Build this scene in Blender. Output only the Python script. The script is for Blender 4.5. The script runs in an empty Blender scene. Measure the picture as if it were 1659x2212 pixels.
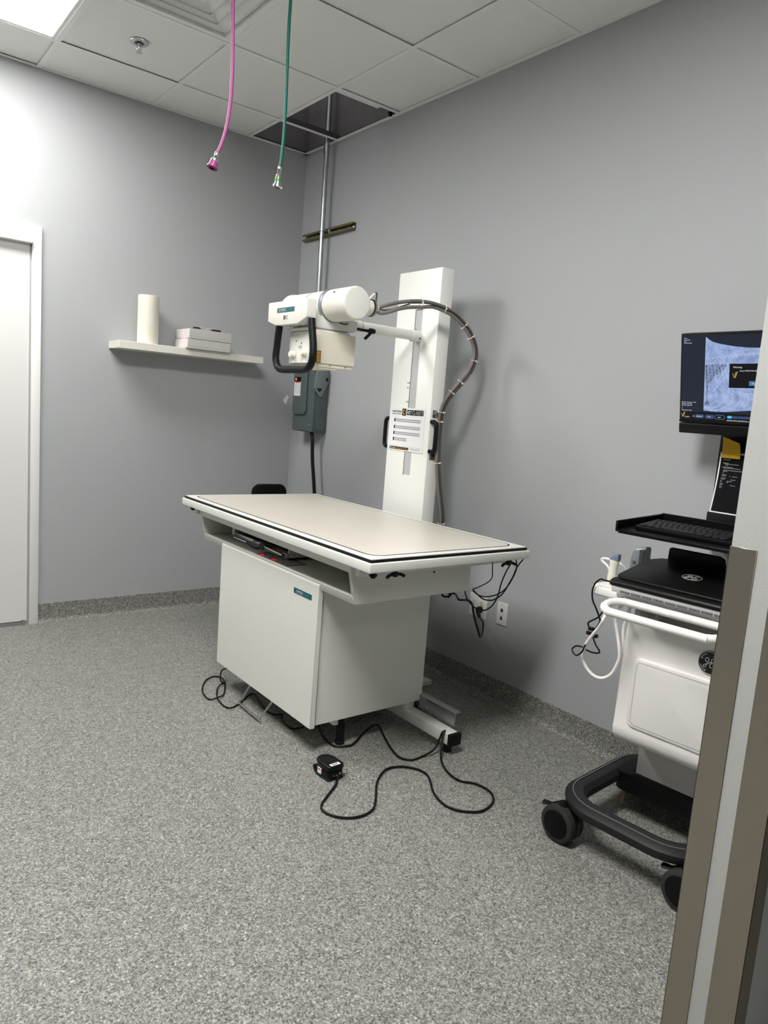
import bpy, bmesh, math, random
from mathutils import Vector, Matrix
random.seed(7)
SC = bpy.context.scene
COL = SC.collection
PI = math.pi

# ------------------------------------------------------------------ materials
def s2l(c):
    return tuple(((x/255.0)/12.92 if x/255.0 <= 0.04045 else ((x/255.0+0.055)/1.055)**2.4) for x in c)

def mat(name, rgb, rough=0.5, metal=0.0, var=0.04, nscale=40.0, bump=0.0, bscale=200.0, emit=None, estr=1.0, alpha=1.0, trans=0.0, coat=0.0, ior=1.45, spec=0.5):
    m = bpy.data.materials.new(name); m.use_nodes = True
    nt = m.node_tree; n = nt.nodes; L = nt.links
    b = n['Principled BSDF']
    col = s2l(rgb)
    tc = n.new('ShaderNodeTexCoord'); no = n.new('ShaderNodeTexNoise')
    no.inputs['Scale'].default_value = nscale; no.inputs['Detail'].default_value = 3
    L.new(tc.outputs['Object'], no.inputs['Vector'])
    rp = n.new('ShaderNodeMix'); rp.data_type = 'RGBA'
    rp.inputs[6].default_value = (*[max(0, c*(1-var)) for c in col], 1)
    rp.inputs[7].default_value = (*[min(1, c*(1+var)) for c in col], 1)
    L.new(no.outputs['Fac'], rp.inputs[0]); L.new(rp.outputs[2], b.inputs['Base Color'])
    b.inputs['Roughness'].default_value = rough; b.inputs['Metallic'].default_value = metal
    b.inputs['IOR'].default_value = ior; b.inputs['Specular IOR Level'].default_value = spec
    if coat: b.inputs['Coat Weight'].default_value = coat
    if trans: b.inputs['Transmission Weight'].default_value = trans
    if alpha < 1: b.inputs['Alpha'].default_value = alpha
    if emit is not None:
        b.inputs['Emission Color'].default_value = (*s2l(emit), 1); b.inputs['Emission Strength'].default_value = estr
    if bump:
        n2 = n.new('ShaderNodeTexNoise'); n2.inputs['Scale'].default_value = bscale; n2.inputs['Detail'].default_value = 4
        L.new(tc.outputs['Object'], n2.inputs['Vector'])
        bp = n.new('ShaderNodeBump'); bp.inputs['Strength'].default_value = bump; bp.inputs['Distance'].default_value = 0.002
        L.new(n2.outputs['Fac'], bp.inputs['Height']); L.new(bp.outputs['Normal'], b.inputs['Normal'])
    return m

def emission_mat(name, rgb, strength):
    return mat(name, (10, 10, 12), rough=0.25, emit=rgb, estr=strength, var=0.0)

def floor_mat():
    m = bpy.data.materials.new('speckled_vinyl'); m.use_nodes = True
    nt = m.node_tree; n = nt.nodes; L = nt.links; b = n['Principled BSDF']
    tc = n.new('ShaderNodeTexCoord')
    def vor(scale, seed):
        mp = n.new('ShaderNodeMapping'); mp.inputs['Location'].default_value = (seed, seed*1.7, seed*.3)
        L.new(tc.outputs['Object'], mp.inputs['Vector'])
        nz = n.new('ShaderNodeTexNoise'); nz.inputs['Scale'].default_value = scale*1.3; nz.inputs['Detail'].default_value = 1
        L.new(mp.outputs['Vector'], nz.inputs['Vector'])
        ad = n.new('ShaderNodeMix'); ad.data_type = 'VECTOR'; ad.inputs[0].default_value = 0.006
        L.new(mp.outputs['Vector'], ad.inputs[4]); L.new(nz.outputs['Color'], ad.inputs[5])
        v = n.new('ShaderNodeTexVoronoi'); v.inputs['Scale'].default_value = scale
        L.new(ad.outputs[1], v.inputs['Vector'])
        return v
    v1 = vor(225, 0.0); v2 = vor(330, 3.1)
    sep = n.new('ShaderNodeSeparateColor'); L.new(v1.outputs['Color'], sep.inputs['Color'])
    r1 = n.new('ShaderNodeValToRGB'); e = r1.color_ramp; e.interpolation = 'CONSTANT'
    stops = [(0.0, (62, 63, 63)), (0.18, (97, 98, 97)), (0.39, (132, 132, 128)), (0.65, (151, 151, 145)), (0.84, (173, 171, 163)), (0.95, (212, 208, 195))]
    while len(e.elements) < len(stops): e.elements.new(0.5)
    for el, (p, c) in zip(e.elements, stops): el.position = p; el.color = (*s2l(c), 1)
    L.new(sep.outputs[0], r1.inputs['Fac'])
    sep2 = n.new('ShaderNodeSeparateColor'); L.new(v2.outputs['Color'], sep2.inputs['Color'])
    r2 = n.new('ShaderNodeValToRGB'); e = r2.color_ramp; e.interpolation = 'CONSTANT'
    stops = [(0.0, (68, 69, 69)), (0.28, (125, 126, 122)), (0.58, (147, 147, 141)), (0.87, (192, 188, 178))]
    while len(e.elements) < len(stops): e.elements.new(0.5)
    for el, (p, c) in zip(e.elements, stops): el.position = p; el.color = (*s2l(c), 1)
    L.new(sep2.outputs[1], r2.inputs['Fac'])
    mx = n.new('ShaderNodeMix'); mx.data_type = 'RGBA'; mx.inputs[0].default_value = 0.5
    L.new(r1.outputs['Color'], mx.inputs[6]); L.new(r2.outputs['Color'], mx.inputs[7])
    L.new(mx.outputs[2], b.inputs['Base Color'])
    nr = n.new('ShaderNodeTexNoise'); nr.inputs['Scale'].default_value = 3.0
    L.new(tc.outputs['Object'], nr.inputs['Vector'])
    mr = n.new('ShaderNodeMapRange'); mr.inputs[3].default_value = 0.38; mr.inputs[4].default_value = 0.52
    L.new(nr.outputs['Fac'], mr.inputs[0]); L.new(mr.outputs[0], b.inputs['Roughness'])
    b.inputs['Specular IOR Level'].default_value = 0.35
    return m

M = {}
M['floor'] = floor_mat()
M['wall'] = mat('grey_wall_paint', (171, 173.5, 175), 0.55, var=0.012, nscale=3, bump=0.12, bscale=350)
M['wall_pale'] = mat('pale_grey_wall_paint', (180, 181, 179), 0.55, var=0.012, nscale=3, bump=0.2, bscale=350)
M['ceil'] = mat('mineral_ceiling_tile', (236, 237, 234), 0.9, var=0.03, nscale=90, bump=0.35, bscale=420)
M['tbar'] = mat('white_ceiling_grid_paint', (238, 239, 238), 0.5, var=0.01)
M['dark_metal_web'] = mat('galvanised_grid_web', (88, 92, 100), 0.5, 0.4)
M['plenum'] = mat('unpainted_plenum_board', (116, 114, 116), 0.9, var=0.3, nscale=6)
M['white'] = mat('white_powder_coat', (222, 223, 216), 0.38, var=0.012, bump=0.03, bscale=500)
M['column'] = mat('white_powder_coat_lit', (240, 241, 236), 0.4, var=0.012, bump=0.03, bscale=500)  # same white as the table; stronger lamp light is put into the colour
M['white_tube'] = mat('warm_white_enamel', (230, 229, 220), 0.35, var=0.012)
M['beige'] = mat('beige_enamel', (222, 216, 200), 0.4, var=0.015)
M['slot'] = mat('light_grey_slot_strip', (188, 190, 190), 0.45, var=0.02)
M['cream'] = mat('cream_laminate', (205, 199, 188), 0.32, var=0.02, nscale=6)
M['door'] = mat('white_door_paint', (222, 221, 219), 0.45, var=0.01)
M['trimw'] = mat('white_trim_gloss', (232, 232, 230), 0.35, var=0.01)
M['black'] = mat('black_rubber', (11, 11, 12), 0.5, var=0.1, spec=.3)
M['blackp'] = mat('black_plastic', (9, 9, 11), 0.38, var=0.08, spec=.3)
M['cable'] = mat('black_cable_jacket', (9, 9, 10), 0.42, var=0.08, spec=.35)
M['hvcable'] = mat('grey_braided_cable', (122, 116, 112), 0.6, var=0.15, nscale=300, bump=0.3, bscale=900)
M['hvdark'] = mat('dark_grey_cable', (72, 70, 70), 0.55, var=0.1, nscale=300)
M['steel'] = mat('brushed_steel', (178, 180, 182), 0.3, 1.0, var=0.05)
M['guard'] = mat('stainless_corner_guard', (164, 156, 144), 0.36, 0.9, var=0.04, nscale=8)
M['galv'] = mat('galvanised_conduit', (176, 180, 184), 0.28, 1.0, var=0.1, nscale=30)
M['strut'] = mat('olive_zinc_strut', (124, 116, 84), 0.45, 0.7, var=0.2, nscale=30)
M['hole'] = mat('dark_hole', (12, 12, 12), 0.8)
M['chrome'] = mat('polished_chrome', (206, 206, 206), 0.14, 1.0, var=0.02)
M['pink'] = mat('pink_hose', (138, 60, 112), 0.36, var=0.05, spec=.3)
M['green'] = mat('green_hose', (0, 84, 72), 0.36, var=0.06, spec=.25)
M['greenband'] = mat('green_band', (24, 120, 84), 0.35)
M['elec'] = mat('grey_switch_enamel', (82, 92, 93), 0.4, var=0.03)
M['eleclight'] = mat('grey_switch_edge', (112, 122, 123), 0.35, var=0.03)
M['paper'] = mat('white_paper', (236, 236, 238), 0.7, var=0.01)
M['ink'] = mat('black_ink', (14, 14, 18), 0.7, spec=.15)
M['greybar'] = mat('grey_printed_text', (158, 158, 160), 0.7)
M['gold'] = mat('gold_ink', (206, 152, 30), 0.6)
M['red'] = mat('red_ink', (190, 30, 40), 0.6)
M['teal'] = mat('teal_nameplate', (20, 88, 100), 0.35)
M['silverink'] = mat('silver_lettering', (190, 205, 208), 0.35, 0.3)
M['greenink'] = mat('teal_lettering', (60, 128, 134), 0.4)
M['towel'] = mat('paper_towel', (226, 222, 208), 0.9, var=0.03, nscale=200, bump=0.6, bscale=260)
M['shelf'] = mat('off_white_shelf', (226, 224, 214), 0.45, var=0.01)
M['carton'] = mat('white_carton', (196, 194, 190), 0.7, var=0.02)
M['cartonend'] = mat('white_carton_flap', (228, 222, 222), 0.7, var=0.02)
M['plastic_film'] = mat('clear_plastic_film', (240, 240, 240), 0.15, trans=0.9, alpha=0.45, var=0.0)
M['cart'] = mat('cart_white_plastic', (238, 235, 232), 0.38, var=0.01)
M['cartgrey'] = mat('cart_grey_plastic', (150, 150, 150), 0.5, var=0.02)
M['cartneck'] = mat('cart_column_plastic', (206, 204, 202), 0.45, var=0.01)
M['cartbase'] = mat('dark_cart_base', (34, 34, 35), 0.5, var=0.03, spec=.35)
M['cartdeck'] = mat('black_cart_deck', (8, 8, 9), 0.45, spec=.25)
M['tyre'] = mat('grey_caster_tyre', (52, 51, 50), 0.6, spec=.2)
M['hub'] = mat('black_caster_hub', (6, 7, 10), 0.5, spec=.2)
M['lid'] = mat('black_lid', (8, 8, 9), 0.45, var=0.1, nscale=200, spec=.3)
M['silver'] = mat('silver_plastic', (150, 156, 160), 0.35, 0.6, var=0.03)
M['strip'] = mat('pale_grey_plastic_strip', (196, 197, 198), 0.4, var=0.02)
M['badge'] = mat('badge_silver', (186, 186, 184), 0.35, 0.5)
M['badgeblack'] = mat('badge_black', (22, 20, 20), 0.35)
M['probe'] = mat('probe_white', (232, 228, 214), 0.4, var=0.01)
M['probeblue'] = mat('probe_blue', (112, 126, 150), 0.45)
M['amber'] = mat('amber_clear_plastic', (150, 140, 110), 0.25, trans=0.4)
M['outlet'] = mat('ivory_outlet_plate', (222, 220, 214), 0.35, var=0.01)
M['bluejack'] = mat('blue_jack', (28, 30, 96), 0.4)
M['sticky'] = mat('yellow_note', (226, 178, 40), 0.75, var=0.03)
M['key'] = mat('black_key', (24, 24, 26), 0.5, spec=.3)
M['panelgrey'] = mat('control_panel_grey', (168, 165, 160), 0.45, var=0.05)
M['wood'] = mat('slate_fabric', (8, 8, 10), 0.8, var=0.1, spec=.2)
M['light'] = mat('lit_ceiling_diffuser', (240, 242, 246), 0.6, var=0.0, emit=(255, 253, 250), estr=28.0)
M['light_b'] = mat('lit_ceiling_diffuser_bright', (240, 242, 246), 0.6, var=0.0, emit=(255, 253, 250), estr=47.0)
M['light_c'] = mat('lit_ceiling_diffuser_dim', (240, 242, 246), 0.6, var=0.0, emit=(255, 253, 250), estr=6.0)
M['led'] = emission_mat('red_digit_display', (255, 20, 70), 1.6)
M['screen_base'] = emission_mat('screen_navy', (36, 43, 60), 0.7)
M['screen_black'] = emission_mat('screen_black', (12, 13, 18), 0.6)
M['screen_white'] = emission_mat('screen_white', (225, 228, 235), 0.9)
M['screen_gold'] = emission_mat('screen_gold', (240, 205, 130), 0.9)
M['screen_btn'] = emission_mat('screen_button', (58, 80, 124), 0.8)
M['screen_btn2'] = emission_mat('screen_button_blue', (78, 122, 176), 0.9)
M['screen_cyan'] = emission_mat('screen_cyan', (80, 200, 250), 0.9)
M['screen_bone'] = emission_mat('screen_bone', (200, 216, 250), 0.8)
M['screen_lung'] = emission_mat('screen_lung', (74, 86, 112), 0.8)
M['screen_soft'] = emission_mat('screen_soft', (150, 172, 216), 0.8)

def xray_mat():
    m = mat('radiograph_on_screen', (10, 10, 12), 0.25, var=0.0)
    nt = m.node_tree; n = nt.nodes; L = nt.links; b = n['Principled BSDF']
    tc = n.new('ShaderNodeTexCoord')
    no = n.new('ShaderNodeTexNoise'); no.inputs['Scale'].default_value = 38; no.inputs['Detail'].default_value = 6; no.inputs['Roughness'].default_value = 0.6
    L.new(tc.outputs['Object'], no.inputs['Vector'])
    r = n.new('ShaderNodeValToRGB')
    r.color_ramp.elements[0].position = 0.25; r.color_ramp.elements[0].color = (*s2l((118, 140, 190)), 1)
    r.color_ramp.elements[1].position = 0.75; r.color_ramp.elements[1].color = (*s2l((190, 212, 255)), 1)
    L.new(no.outputs['Fac'], r.inputs['Fac']); L.new(r.outputs['Color'], b.inputs['Emission Color'])
    b.inputs['Emission Strength'].default_value = 0.8
    return m
M['xray'] = xray_mat()

def lung_mat():
    m = mat('radiograph_lung_on_screen', (10, 10, 12), 0.25, var=0.0)
    nt = m.node_tree; n = nt.nodes; L = nt.links; b = n['Principled BSDF']
    tc = n.new('ShaderNodeTexCoord')
    no = n.new('ShaderNodeTexNoise'); no.inputs['Scale'].default_value = 130; no.inputs['Detail'].default_value = 4; no.inputs['Roughness'].default_value = 0.7
    L.new(tc.outputs['Object'], no.inputs['Vector'])
    r = n.new('ShaderNodeValToRGB')
    r.color_ramp.elements[0].position = 0.35; r.color_ramp.elements[0].color = (*s2l((66, 78, 104)), 1)
    r.color_ramp.elements[1].position = 0.68; r.color_ramp.elements[1].color = (*s2l((160, 182, 226)), 1)
    L.new(no.outputs['Fac'], r.inputs['Fac']); L.new(r.outputs['Color'], b.inputs['Emission Color'])
    b.inputs['Emission Strength'].default_value = 0.8
    return m
M['lung'] = lung_mat()

# ------------------------------------------------------------------ mesh builder
class MB:
    def __init__(s): s.bm = bmesh.new()
    def _merge(s, b2):
        me = bpy.data.meshes.new('tmp'); b2.to_mesh(me); b2.free(); s.bm.from_mesh(me); bpy.data.meshes.remove(me); return s
    def box(s, lo, hi, bev=0.0, seg=2, mtx=None):
        b = bmesh.new(); bmesh.ops.create_cube(b, size=1)
        lo = Vector(lo); hi = Vector(hi); c = (lo+hi)/2; d = hi-lo
        for v in b.verts: v.co = Vector((v.co.x*d.x, v.co.y*d.y, v.co.z*d.z))+c
        if bev: bmesh.ops.bevel(b, geom=b.edges[:], offset=bev, segments=seg, affect='EDGES', profile=0.5)
        if mtx: bmesh.ops.transform(b, matrix=mtx, verts=b.verts)
        return s._merge(b)
    def cyl(s, p0, p1, r, r2=None, n=24, cap=True, bev=0.0):
        p0 = Vector(p0); p1 = Vector(p1); d = p1-p0
        b = bmesh.new(); bmesh.ops.create_cone(b, cap_ends=cap, segments=n, radius1=r, radius2=r if r2 is None else r2, depth=d.length)
        if bev:
            es = [e for e in b.edges if len(e.link_faces) == 2 and any(len(f.verts) > 4 for f in e.link_faces)]
            bmesh.ops.bevel(b, geom=es, offset=bev, segments=4, affect='EDGES', profile=0.5)
        q = Vector((0, 0, 1)).rotation_difference(d.normalized()).to_matrix().to_4x4()
        bmesh.ops.transform(b, matrix=Matrix.Translation((p0+p1)/2) @ q, verts=b.verts)
        return s._merge(b)
    def prism(s, poly, axis, a, b_, bev=0.0, seg=2, mtx=None):
        # poly: list of 2D points; axis 'x': (y,z), 'y': (x,z), 'z': (x,y)
        f = {'x': lambda p, t: (t, p[0], p[1]), 'y': lambda p, t: (p[0], t, p[1]), 'z': lambda p, t: (p[0], p[1], t)}[axis]
        b = bmesh.new()
        v0 = [b.verts.new(f(p, a)) for p in poly]; v1 = [b.verts.new(f(p, b_)) for p in poly]
        n = len(poly)
        b.faces.new(v0); b.faces.new(v1)
        for i in range(n): b.faces.new((v0[i], v0[(i+1) % n], v1[(i+1) % n], v1[i]))
        bmesh.ops.recalc_face_normals(b, faces=b.faces)
        if bev: bmesh.ops.bevel(b, geom=b.edges[:], offset=bev, segments=seg, affect='EDGES', profile=0.5)
        if mtx: bmesh.ops.transform(b, matrix=mtx, verts=b.verts)
        return s._merge(b)
    def lathe(s, prof, n=28, mtx=None):
        b = bmesh.new(); rings = []
        for r, z in prof:
            if r < 1e-6: rings.append([b.verts.new((0, 0, z))])
            else: rings.append([b.verts.new((r*math.cos(2*PI*i/n), r*math.sin(2*PI*i/n), z)) for i in range(n)])
        for A, B in zip(rings, rings[1:]):
            for i in range(n):
                j = (i+1) % n
                if len(A) == 1 and len(B) == 1: continue
                if len(A) == 1: b.faces.new((A[0], B[i], B[j]))
                elif len(B) == 1: b.faces.new((A[i], A[j], B[0]))
                else: b.faces.new((A[i], A[j], B[j], B[i]))
        bmesh.ops.recalc_face_normals(b, faces=b.faces)
        if mtx: bmesh.ops.transform(b, matrix=mtx, verts=b.verts)
        return s._merge(b)
    def tube(s, pts, r, n=10, sub=5, closed=False, smooth=True, flat=1.0, up=None):
        pts = [Vector(p) for p in pts]
        P = catmull(pts, sub, closed) if smooth else pts
        b = bmesh.new(); rings = []; N = len(P); prev = None
        for i, p in enumerate(P):
            if closed: t = P[(i+1) % N]-P[i-1]
            else: t = P[min(i+1, N-1)]-P[max(i-1, 0)]
            t.normalize()
            if up is not None: u = Vector(up)
            elif prev is None: u = Vector((0, 0, 1)) if abs(t.z) < 0.9 else Vector((1, 0, 0))
            else: u = prev
            u = (u-t*u.dot(t)).normalized(); w = t.cross(u); prev = u
            rr = r(i/(N-1)) if callable(r) else r
            rings.append([b.verts.new(p+(u*math.cos(2*PI*k/n)*flat+w*math.sin(2*PI*k/n))*rr) for k in range(n)])
        m = N if closed else N-1
        for i in range(m):
            A = rings[i]; B = rings[(i+1) % N]
            for k in range(n): b.faces.new((A[k], A[(k+1) % n], B[(k+1) % n], B[k]))
        if not closed: b.faces.new(rings[0]); b.faces.new(rings[-1])
        bmesh.ops.recalc_face_normals(b, faces=b.faces)
        return s._merge(b)
    def sweep(s, pts, prof, up=(0, 0, 1), closed=True):
        # prof: 2D (side, up) polygon swept along pts with constant up
        pts = [Vector(p) for p in pts]; b = bmesh.new(); rings = []; N = len(pts); U = Vector(up)
        for i, p in enumerate(pts):
            t = (pts[(i+1) % N]-pts[i-1]) if closed else (pts[min(i+1, N-1)]-pts[max(i-1, 0)])
            t.normalize(); w = t.cross(U).normalized()
            rings.append([b.verts.new(p+w*a+U*c) for a, c in prof])
        n = len(prof); m = N if closed else N-1
        for i in range(m):
            A = rings[i]; B = rings[(i+1) % N]
            for k in range(n): b.faces.new((A[k], A[(k+1) % n], B[(k+1) % n], B[k]))
        if not closed: b.faces.new(rings[0]); b.faces.new(rings[-1])
        bmesh.ops.recalc_face_normals(b, faces=b.faces)
        return s._merge(b)
    def quad(s, *ps):
        vs = [s.bm.verts.new(p) for p in ps]; s.bm.faces.new(vs); return s
    def text(s, body, size, mtx, align='LEFT', depth=0.0002, width=None):
        cu = bpy.data.curves.new('t', 'FONT'); cu.body = body; cu.size = size; cu.align_x = align; cu.extrude = depth; cu.resolution_u = 2
        ob = bpy.data.objects.new('t', cu)
        me = bpy.data.meshes.new_from_object(ob)
        b = bmesh.new(); b.from_mesh(me)
        if width and len(b.verts):
            xs = [v.co.x for v in b.verts]; w = max(xs)-min(xs); k = width/w; x0 = min(xs) if align == 'LEFT' else 0
            for v in b.verts: v.co.x = (v.co.x-x0)*k
        bmesh.ops.transform(b, matrix=mtx, verts=b.verts)
        bpy.data.meshes.remove(me); bpy.data.objects.remove(ob); bpy.data.curves.remove(cu)
        return s._merge(b)
    def xf(s, mtx): bmesh.ops.transform(s.bm, matrix=mtx, verts=s.bm.verts); return s

def catmull(P, sub, closed=False):
    out = []; n = len(P)
    rng = n if closed else n-1
    for i in range(rng):
        if closed: a, b, c, d = P[i-1], P[i], P[(i+1) % n], P[(i+2) % n]
        else: a, b, c, d = P[max(i-1, 0)], P[i], P[i+1], P[min(i+2, n-1)]
        for k in range(sub):
            t = k/sub
            out.append(0.5*((2*b)+(c-a)*t+(2*a-5*b+4*c-d)*t*t+(3*b-a-3*c+d)*t**3))
    if not closed: out.append(P[-1])
    return out

def basis(o, x, y):
    x = Vector(x).normalized(); y = Vector(y).normalized(); z = x.cross(y)
    m = Matrix.Identity(4)
    for i in range(3): m[i][0] = x[i]; m[i][1] = y[i]; m[i][2] = z[i]; m[i][3] = o[i]
    return m

def rrect(x0, y0, x1, y1, r, n=6):
    pts = []
    for cx, cy, a0 in ((x1-r, y1-r, 0), (x0+r, y1-r, PI/2), (x0+r, y0+r, PI), (x1-r, y0+r, 1.5*PI)):
        for k in range(n+1): a = a0+PI/2*k/n; pts.append((cx+r*math.cos(a), cy+r*math.sin(a)))
    return pts

# ------------------------------------------------------------------ objects
WM = {}
CAM_SCALE = [None]   # scaling about the camera, applied to parts built while it is set
def thing(name, label, cat, loc=(0, 0, 0), rotz=0.0, group=None):
    o = bpy.data.objects.new(name, None); COL.objects.link(o)
    o.location = loc; o.rotation_euler = (0, 0, rotz); o.empty_display_size = 0.05
    o['label'] = label; o['category'] = cat
    if group: o['group'] = group
    WM[o] = Matrix.Translation(loc) @ Matrix.Rotation(rotz, 4, 'Z')
    return o

def obj(name, geo, m=None, parent=None, local=False, smooth=40.0, label=None):
    """geo: MB or list of (MB, material); one mesh object."""
    lst = [(geo, m)] if isinstance(geo, MB) else geo
    me = bpy.data.meshes.new(name); b = bmesh.new(); slots = []
    for g, mt in lst:
        if mt not in slots: slots.append(mt)
        i = slots.index(mt)
        for f in g.bm.faces: f.material_index = i
        t = bpy.data.meshes.new('t'); g.bm.to_mesh(t); g.bm.free(); b.from_mesh(t); bpy.data.meshes.remove(t)
    if CAM_SCALE[0] is not None: bmesh.ops.transform(b, matrix=CAM_SCALE[0], verts=b.verts)
    if parent is not None and not local:
        bmesh.ops.transform(b, matrix=WM[parent].inverted(), verts=b.verts)
    off = Vector((0, 0, 0))
    if parent is None:
        xs = [v.co for v in b.verts]
        off = Vector(((min(c.x for c in xs)+max(c.x for c in xs))/2, (min(c.y for c in xs)+max(c.y for c in xs))/2, min(c.z for c in xs)))
        for v in b.verts: v.co -= off
    b.to_mesh(me); b.free()
    for mt in slots: me.materials.append(mt)
    o = bpy.data.objects.new(name, me); COL.objects.link(o); o.location = off
    if smooth:
        me.shade_smooth(); me.set_sharp_from_angle(angle=math.radians(smooth))
    if parent is not None: o.parent = parent
    WM[o] = WM[parent] if parent is not None else Matrix.Translation(off)
    if label: o['label'] = label
    return o

def top(name, geo, m, label, cat, group=None, **k):
    o = obj(name, geo, m, None, **k); o['label'] = label; o['category'] = cat
    if group: o['group'] = group
    return o

def struct(name, geo, m, parent=None, **k):
    o = obj(name, geo, m, parent, **k); o['kind'] = 'structure'; return o

def copy_tree(o, loc, label, parent=None):
    c = o.copy(); COL.objects.link(c)
    if parent is None: c.location = loc; c['label'] = label
    else: c.parent = parent
    for ch in o.children: copy_tree(ch, None, None, c)
    return c

# ================================================================== ROOM
H = 3.006
T = 0.6096
GX, GY = -0.4227, -0.3862          # first ceiling grid lines off the corner
XL, YB = -6.5, -8.0                # far limits of the room behind the camera
ZT = 4.05
struct('floor', MB().box((XL, YB, -0.05), (0, 0, 0)), M['floor'])
struct('wall_left', [(MB().box((XL, 0, -0.05), (0.15, 0.15, 3.012)), M['wall']), (MB().box((XL, 0, 3.012), (0.15, 0.15, ZT)), M['plenum'])], None)
struct('wall_right', [(MB().box((0, YB, -0.05), (0.15, 0.0, 3.012)), M['wall']), (MB().box((0, YB, 3.012), (0.15, 0.0, ZT)), M['plenum'])], None)
struct('wall_side', MB().box((XL-0.15, YB, -0.05), (XL, 0.15, ZT)), M['wall'])
struct('wall_back', MB().box((XL-0.15, YB-0.15, -0.05), (0.15, YB, ZT)), M['wall'])
struct('trim_1', MB().box((XL-0.15, YB-0.15, ZT), (0.15, 0.15, ZT+0.1)), M['plenum'])   # deck over the ceiling void

# partition with its free end at the right edge of the view
PX, PY0, PY1 = -1.1, -3.681, -3.832
struct('wall_partition', MB().box((PX, PY1, 0), (0.0, PY0, ZT), 0.002, 1), M['wall_pale'])

# coved skirting: same sheet vinyl turned up the wall
def cove_prof():
    r = 0.025; p = [(0.0, 0.0), (0.003+r, 0.0005)]
    for k in range(1, 7):
        a = -PI/2-PI/2*k/6
        p.append((0.003+r+r*math.cos(a), 0.0005+r+r*math.sin(a)))
    p += [(0.003, 0.112), (0.0, 0.114)]
    return p
cp = cove_prof()
struct('baseboard_left', MB().prism([(-d, z) for d, z in cp], 'x', -1.62, 0.0), M['floor'])
struct('baseboard_right', MB().prism([(-d, z) for d, z in cp], 'y', PY0, 0.0), M['floor'])

# ceiling tiles (one structure), leaving out the two open cells, the lamps and the air grille
def xr(i):   # column i: 0 is the cut strip by the right-hand wall
    return (GX, 0.0) if i == 0 else (max(GX-i*T, XL), GX-(i-1)*T)
def yr(j):
    return (GY, 0.0) if j == 0 else (max(GY-j*T, YB), GY-(j-1)*T)
NX, NY = 11, 13
skip = {(0, 0), (0, 1), (2, 2)}
LAMPS = [(3, 1), (3, 5), (2, 9)]
for i, j in LAMPS: skip |= {(i, j), (i+1, j)}
tiles = MB(); gaps = MB()
for i in range(NX+1):
    for j in range(NY+1):
        if (i, j) in skip: continue
        x0, x1 = xr(i); y0, y1 = yr(j)
        if x1-x0 < .02 or y1-y0 < .02: continue
        jx = random.uniform(-.003, .003); jy = random.uniform(-.003, .003)
        jz = random.uniform(.003, .009)
        tiles.box((x0+.0045+jx, y0+.0045+jy, H+jz), (x1-.0045+jx, y1-.0045+jy, H+0.02))
struct('ceiling', tiles, M['ceil'])
bars = MB(); webs = MB()
for i in range(0, NX):
    x = GX-i*T
    bars.box((x-.0118, YB, H), (x+.0118, 0, H+.003))
    webs.box((x-.0015, YB, H+.003), (x+.0015, 0, H+.038))
for j in range(0, NY):
    y = GY-j*T
    bars.box((XL, y-.0118, H-.0002), (0, y+.0118, H+.0028))
    webs.box((XL, y-.0015, H+.0028), (0, y+.0015, H+.036))
for lo, hi in (((XL, -.022, H-.0004), (0, 0, H+.003)), ((-.022, YB, H-.0004), (0, 0, H+.003))):
    bars.box(lo, hi)
webs.box((-0.0015, -1.0, H), (0, 0, H+.022)); webs.box((GX, -.0015, H), (0, 0, H+.022))
struct('trim_2', [(bars, M['tbar']), (webs, M['dark_metal_web'])], None)

# sliding door in the left wall with its casing
dt = struct('door_1', MB().box((-2.9, -0.006, 0.022), (-1.676, 0.0, 2.118), 0.001, 1), M['door'])
struct('door_guide', MB().box((-2.9, -0.016, 0.0), (-1.69, -0.006, 0.02)).box((-1.705, -0.02, 0.0), (-1.69, -0.004, 0.03)), M['steel'], dt)
struct('door_header', MB().box((-2.9, -0.05, 2.112), (-1.668, 0.0, 2.158), 0.003, 2), M['trimw'], dt)
struct('trim_3', MB().box((-1.667, -0.02, 0.0), (-1.619, 0.0, 2.21), 0.003, 2).box((-2.95, -0.02, 2.161), (-1.667, 0.0, 2.21), 0.003, 2), M['trimw'])

# ------------------------------------------------------------------ ceiling things
def lamp(i, j, label, lit='light'):
    x1 = xr(i)[1]; x0 = xr(i+1)[0]; y0, y1 = yr(j)
    t = thing('ceiling_light', label, 'light', ((x0+x1)/2, (y0+y1)/2, H+.004), 0, 'recessed ceiling lights')
    fr = MB(); b = .03
    for lo, hi in (((x0+.004, y0+.004, H+.002), (x1-.004, y0+b, H+.05)), ((x0+.004, y1-b, H+.002), (x1-.004, y1-.004, H+.05)),
                   ((x0+.004, y0+b, H+.002), (x0+b, y1-b, H+.05)), ((x1-b, y0+b, H+.002), (x1-.004, y1-b, H+.05))): fr.box(lo, hi)
    obj('frame', fr, M['trimw'], t)
    obj('diffuser', MB().box((x0+b, y0+b, H+.003), (x1-b, y1-b, H+.02)), M[lit], t, label='lit white diffuser')
    return t
lamp(3, 1, 'lit recessed ceiling light panel in top left corner of the photo')
lamp(3, 5, 'recessed ceiling light panel nearer the doorway, beyond the top of the photo', 'light_b')
lamp(2, 9, 'recessed ceiling light panel in the corridor behind the pillar, outside the photo', 'light_c')

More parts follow.
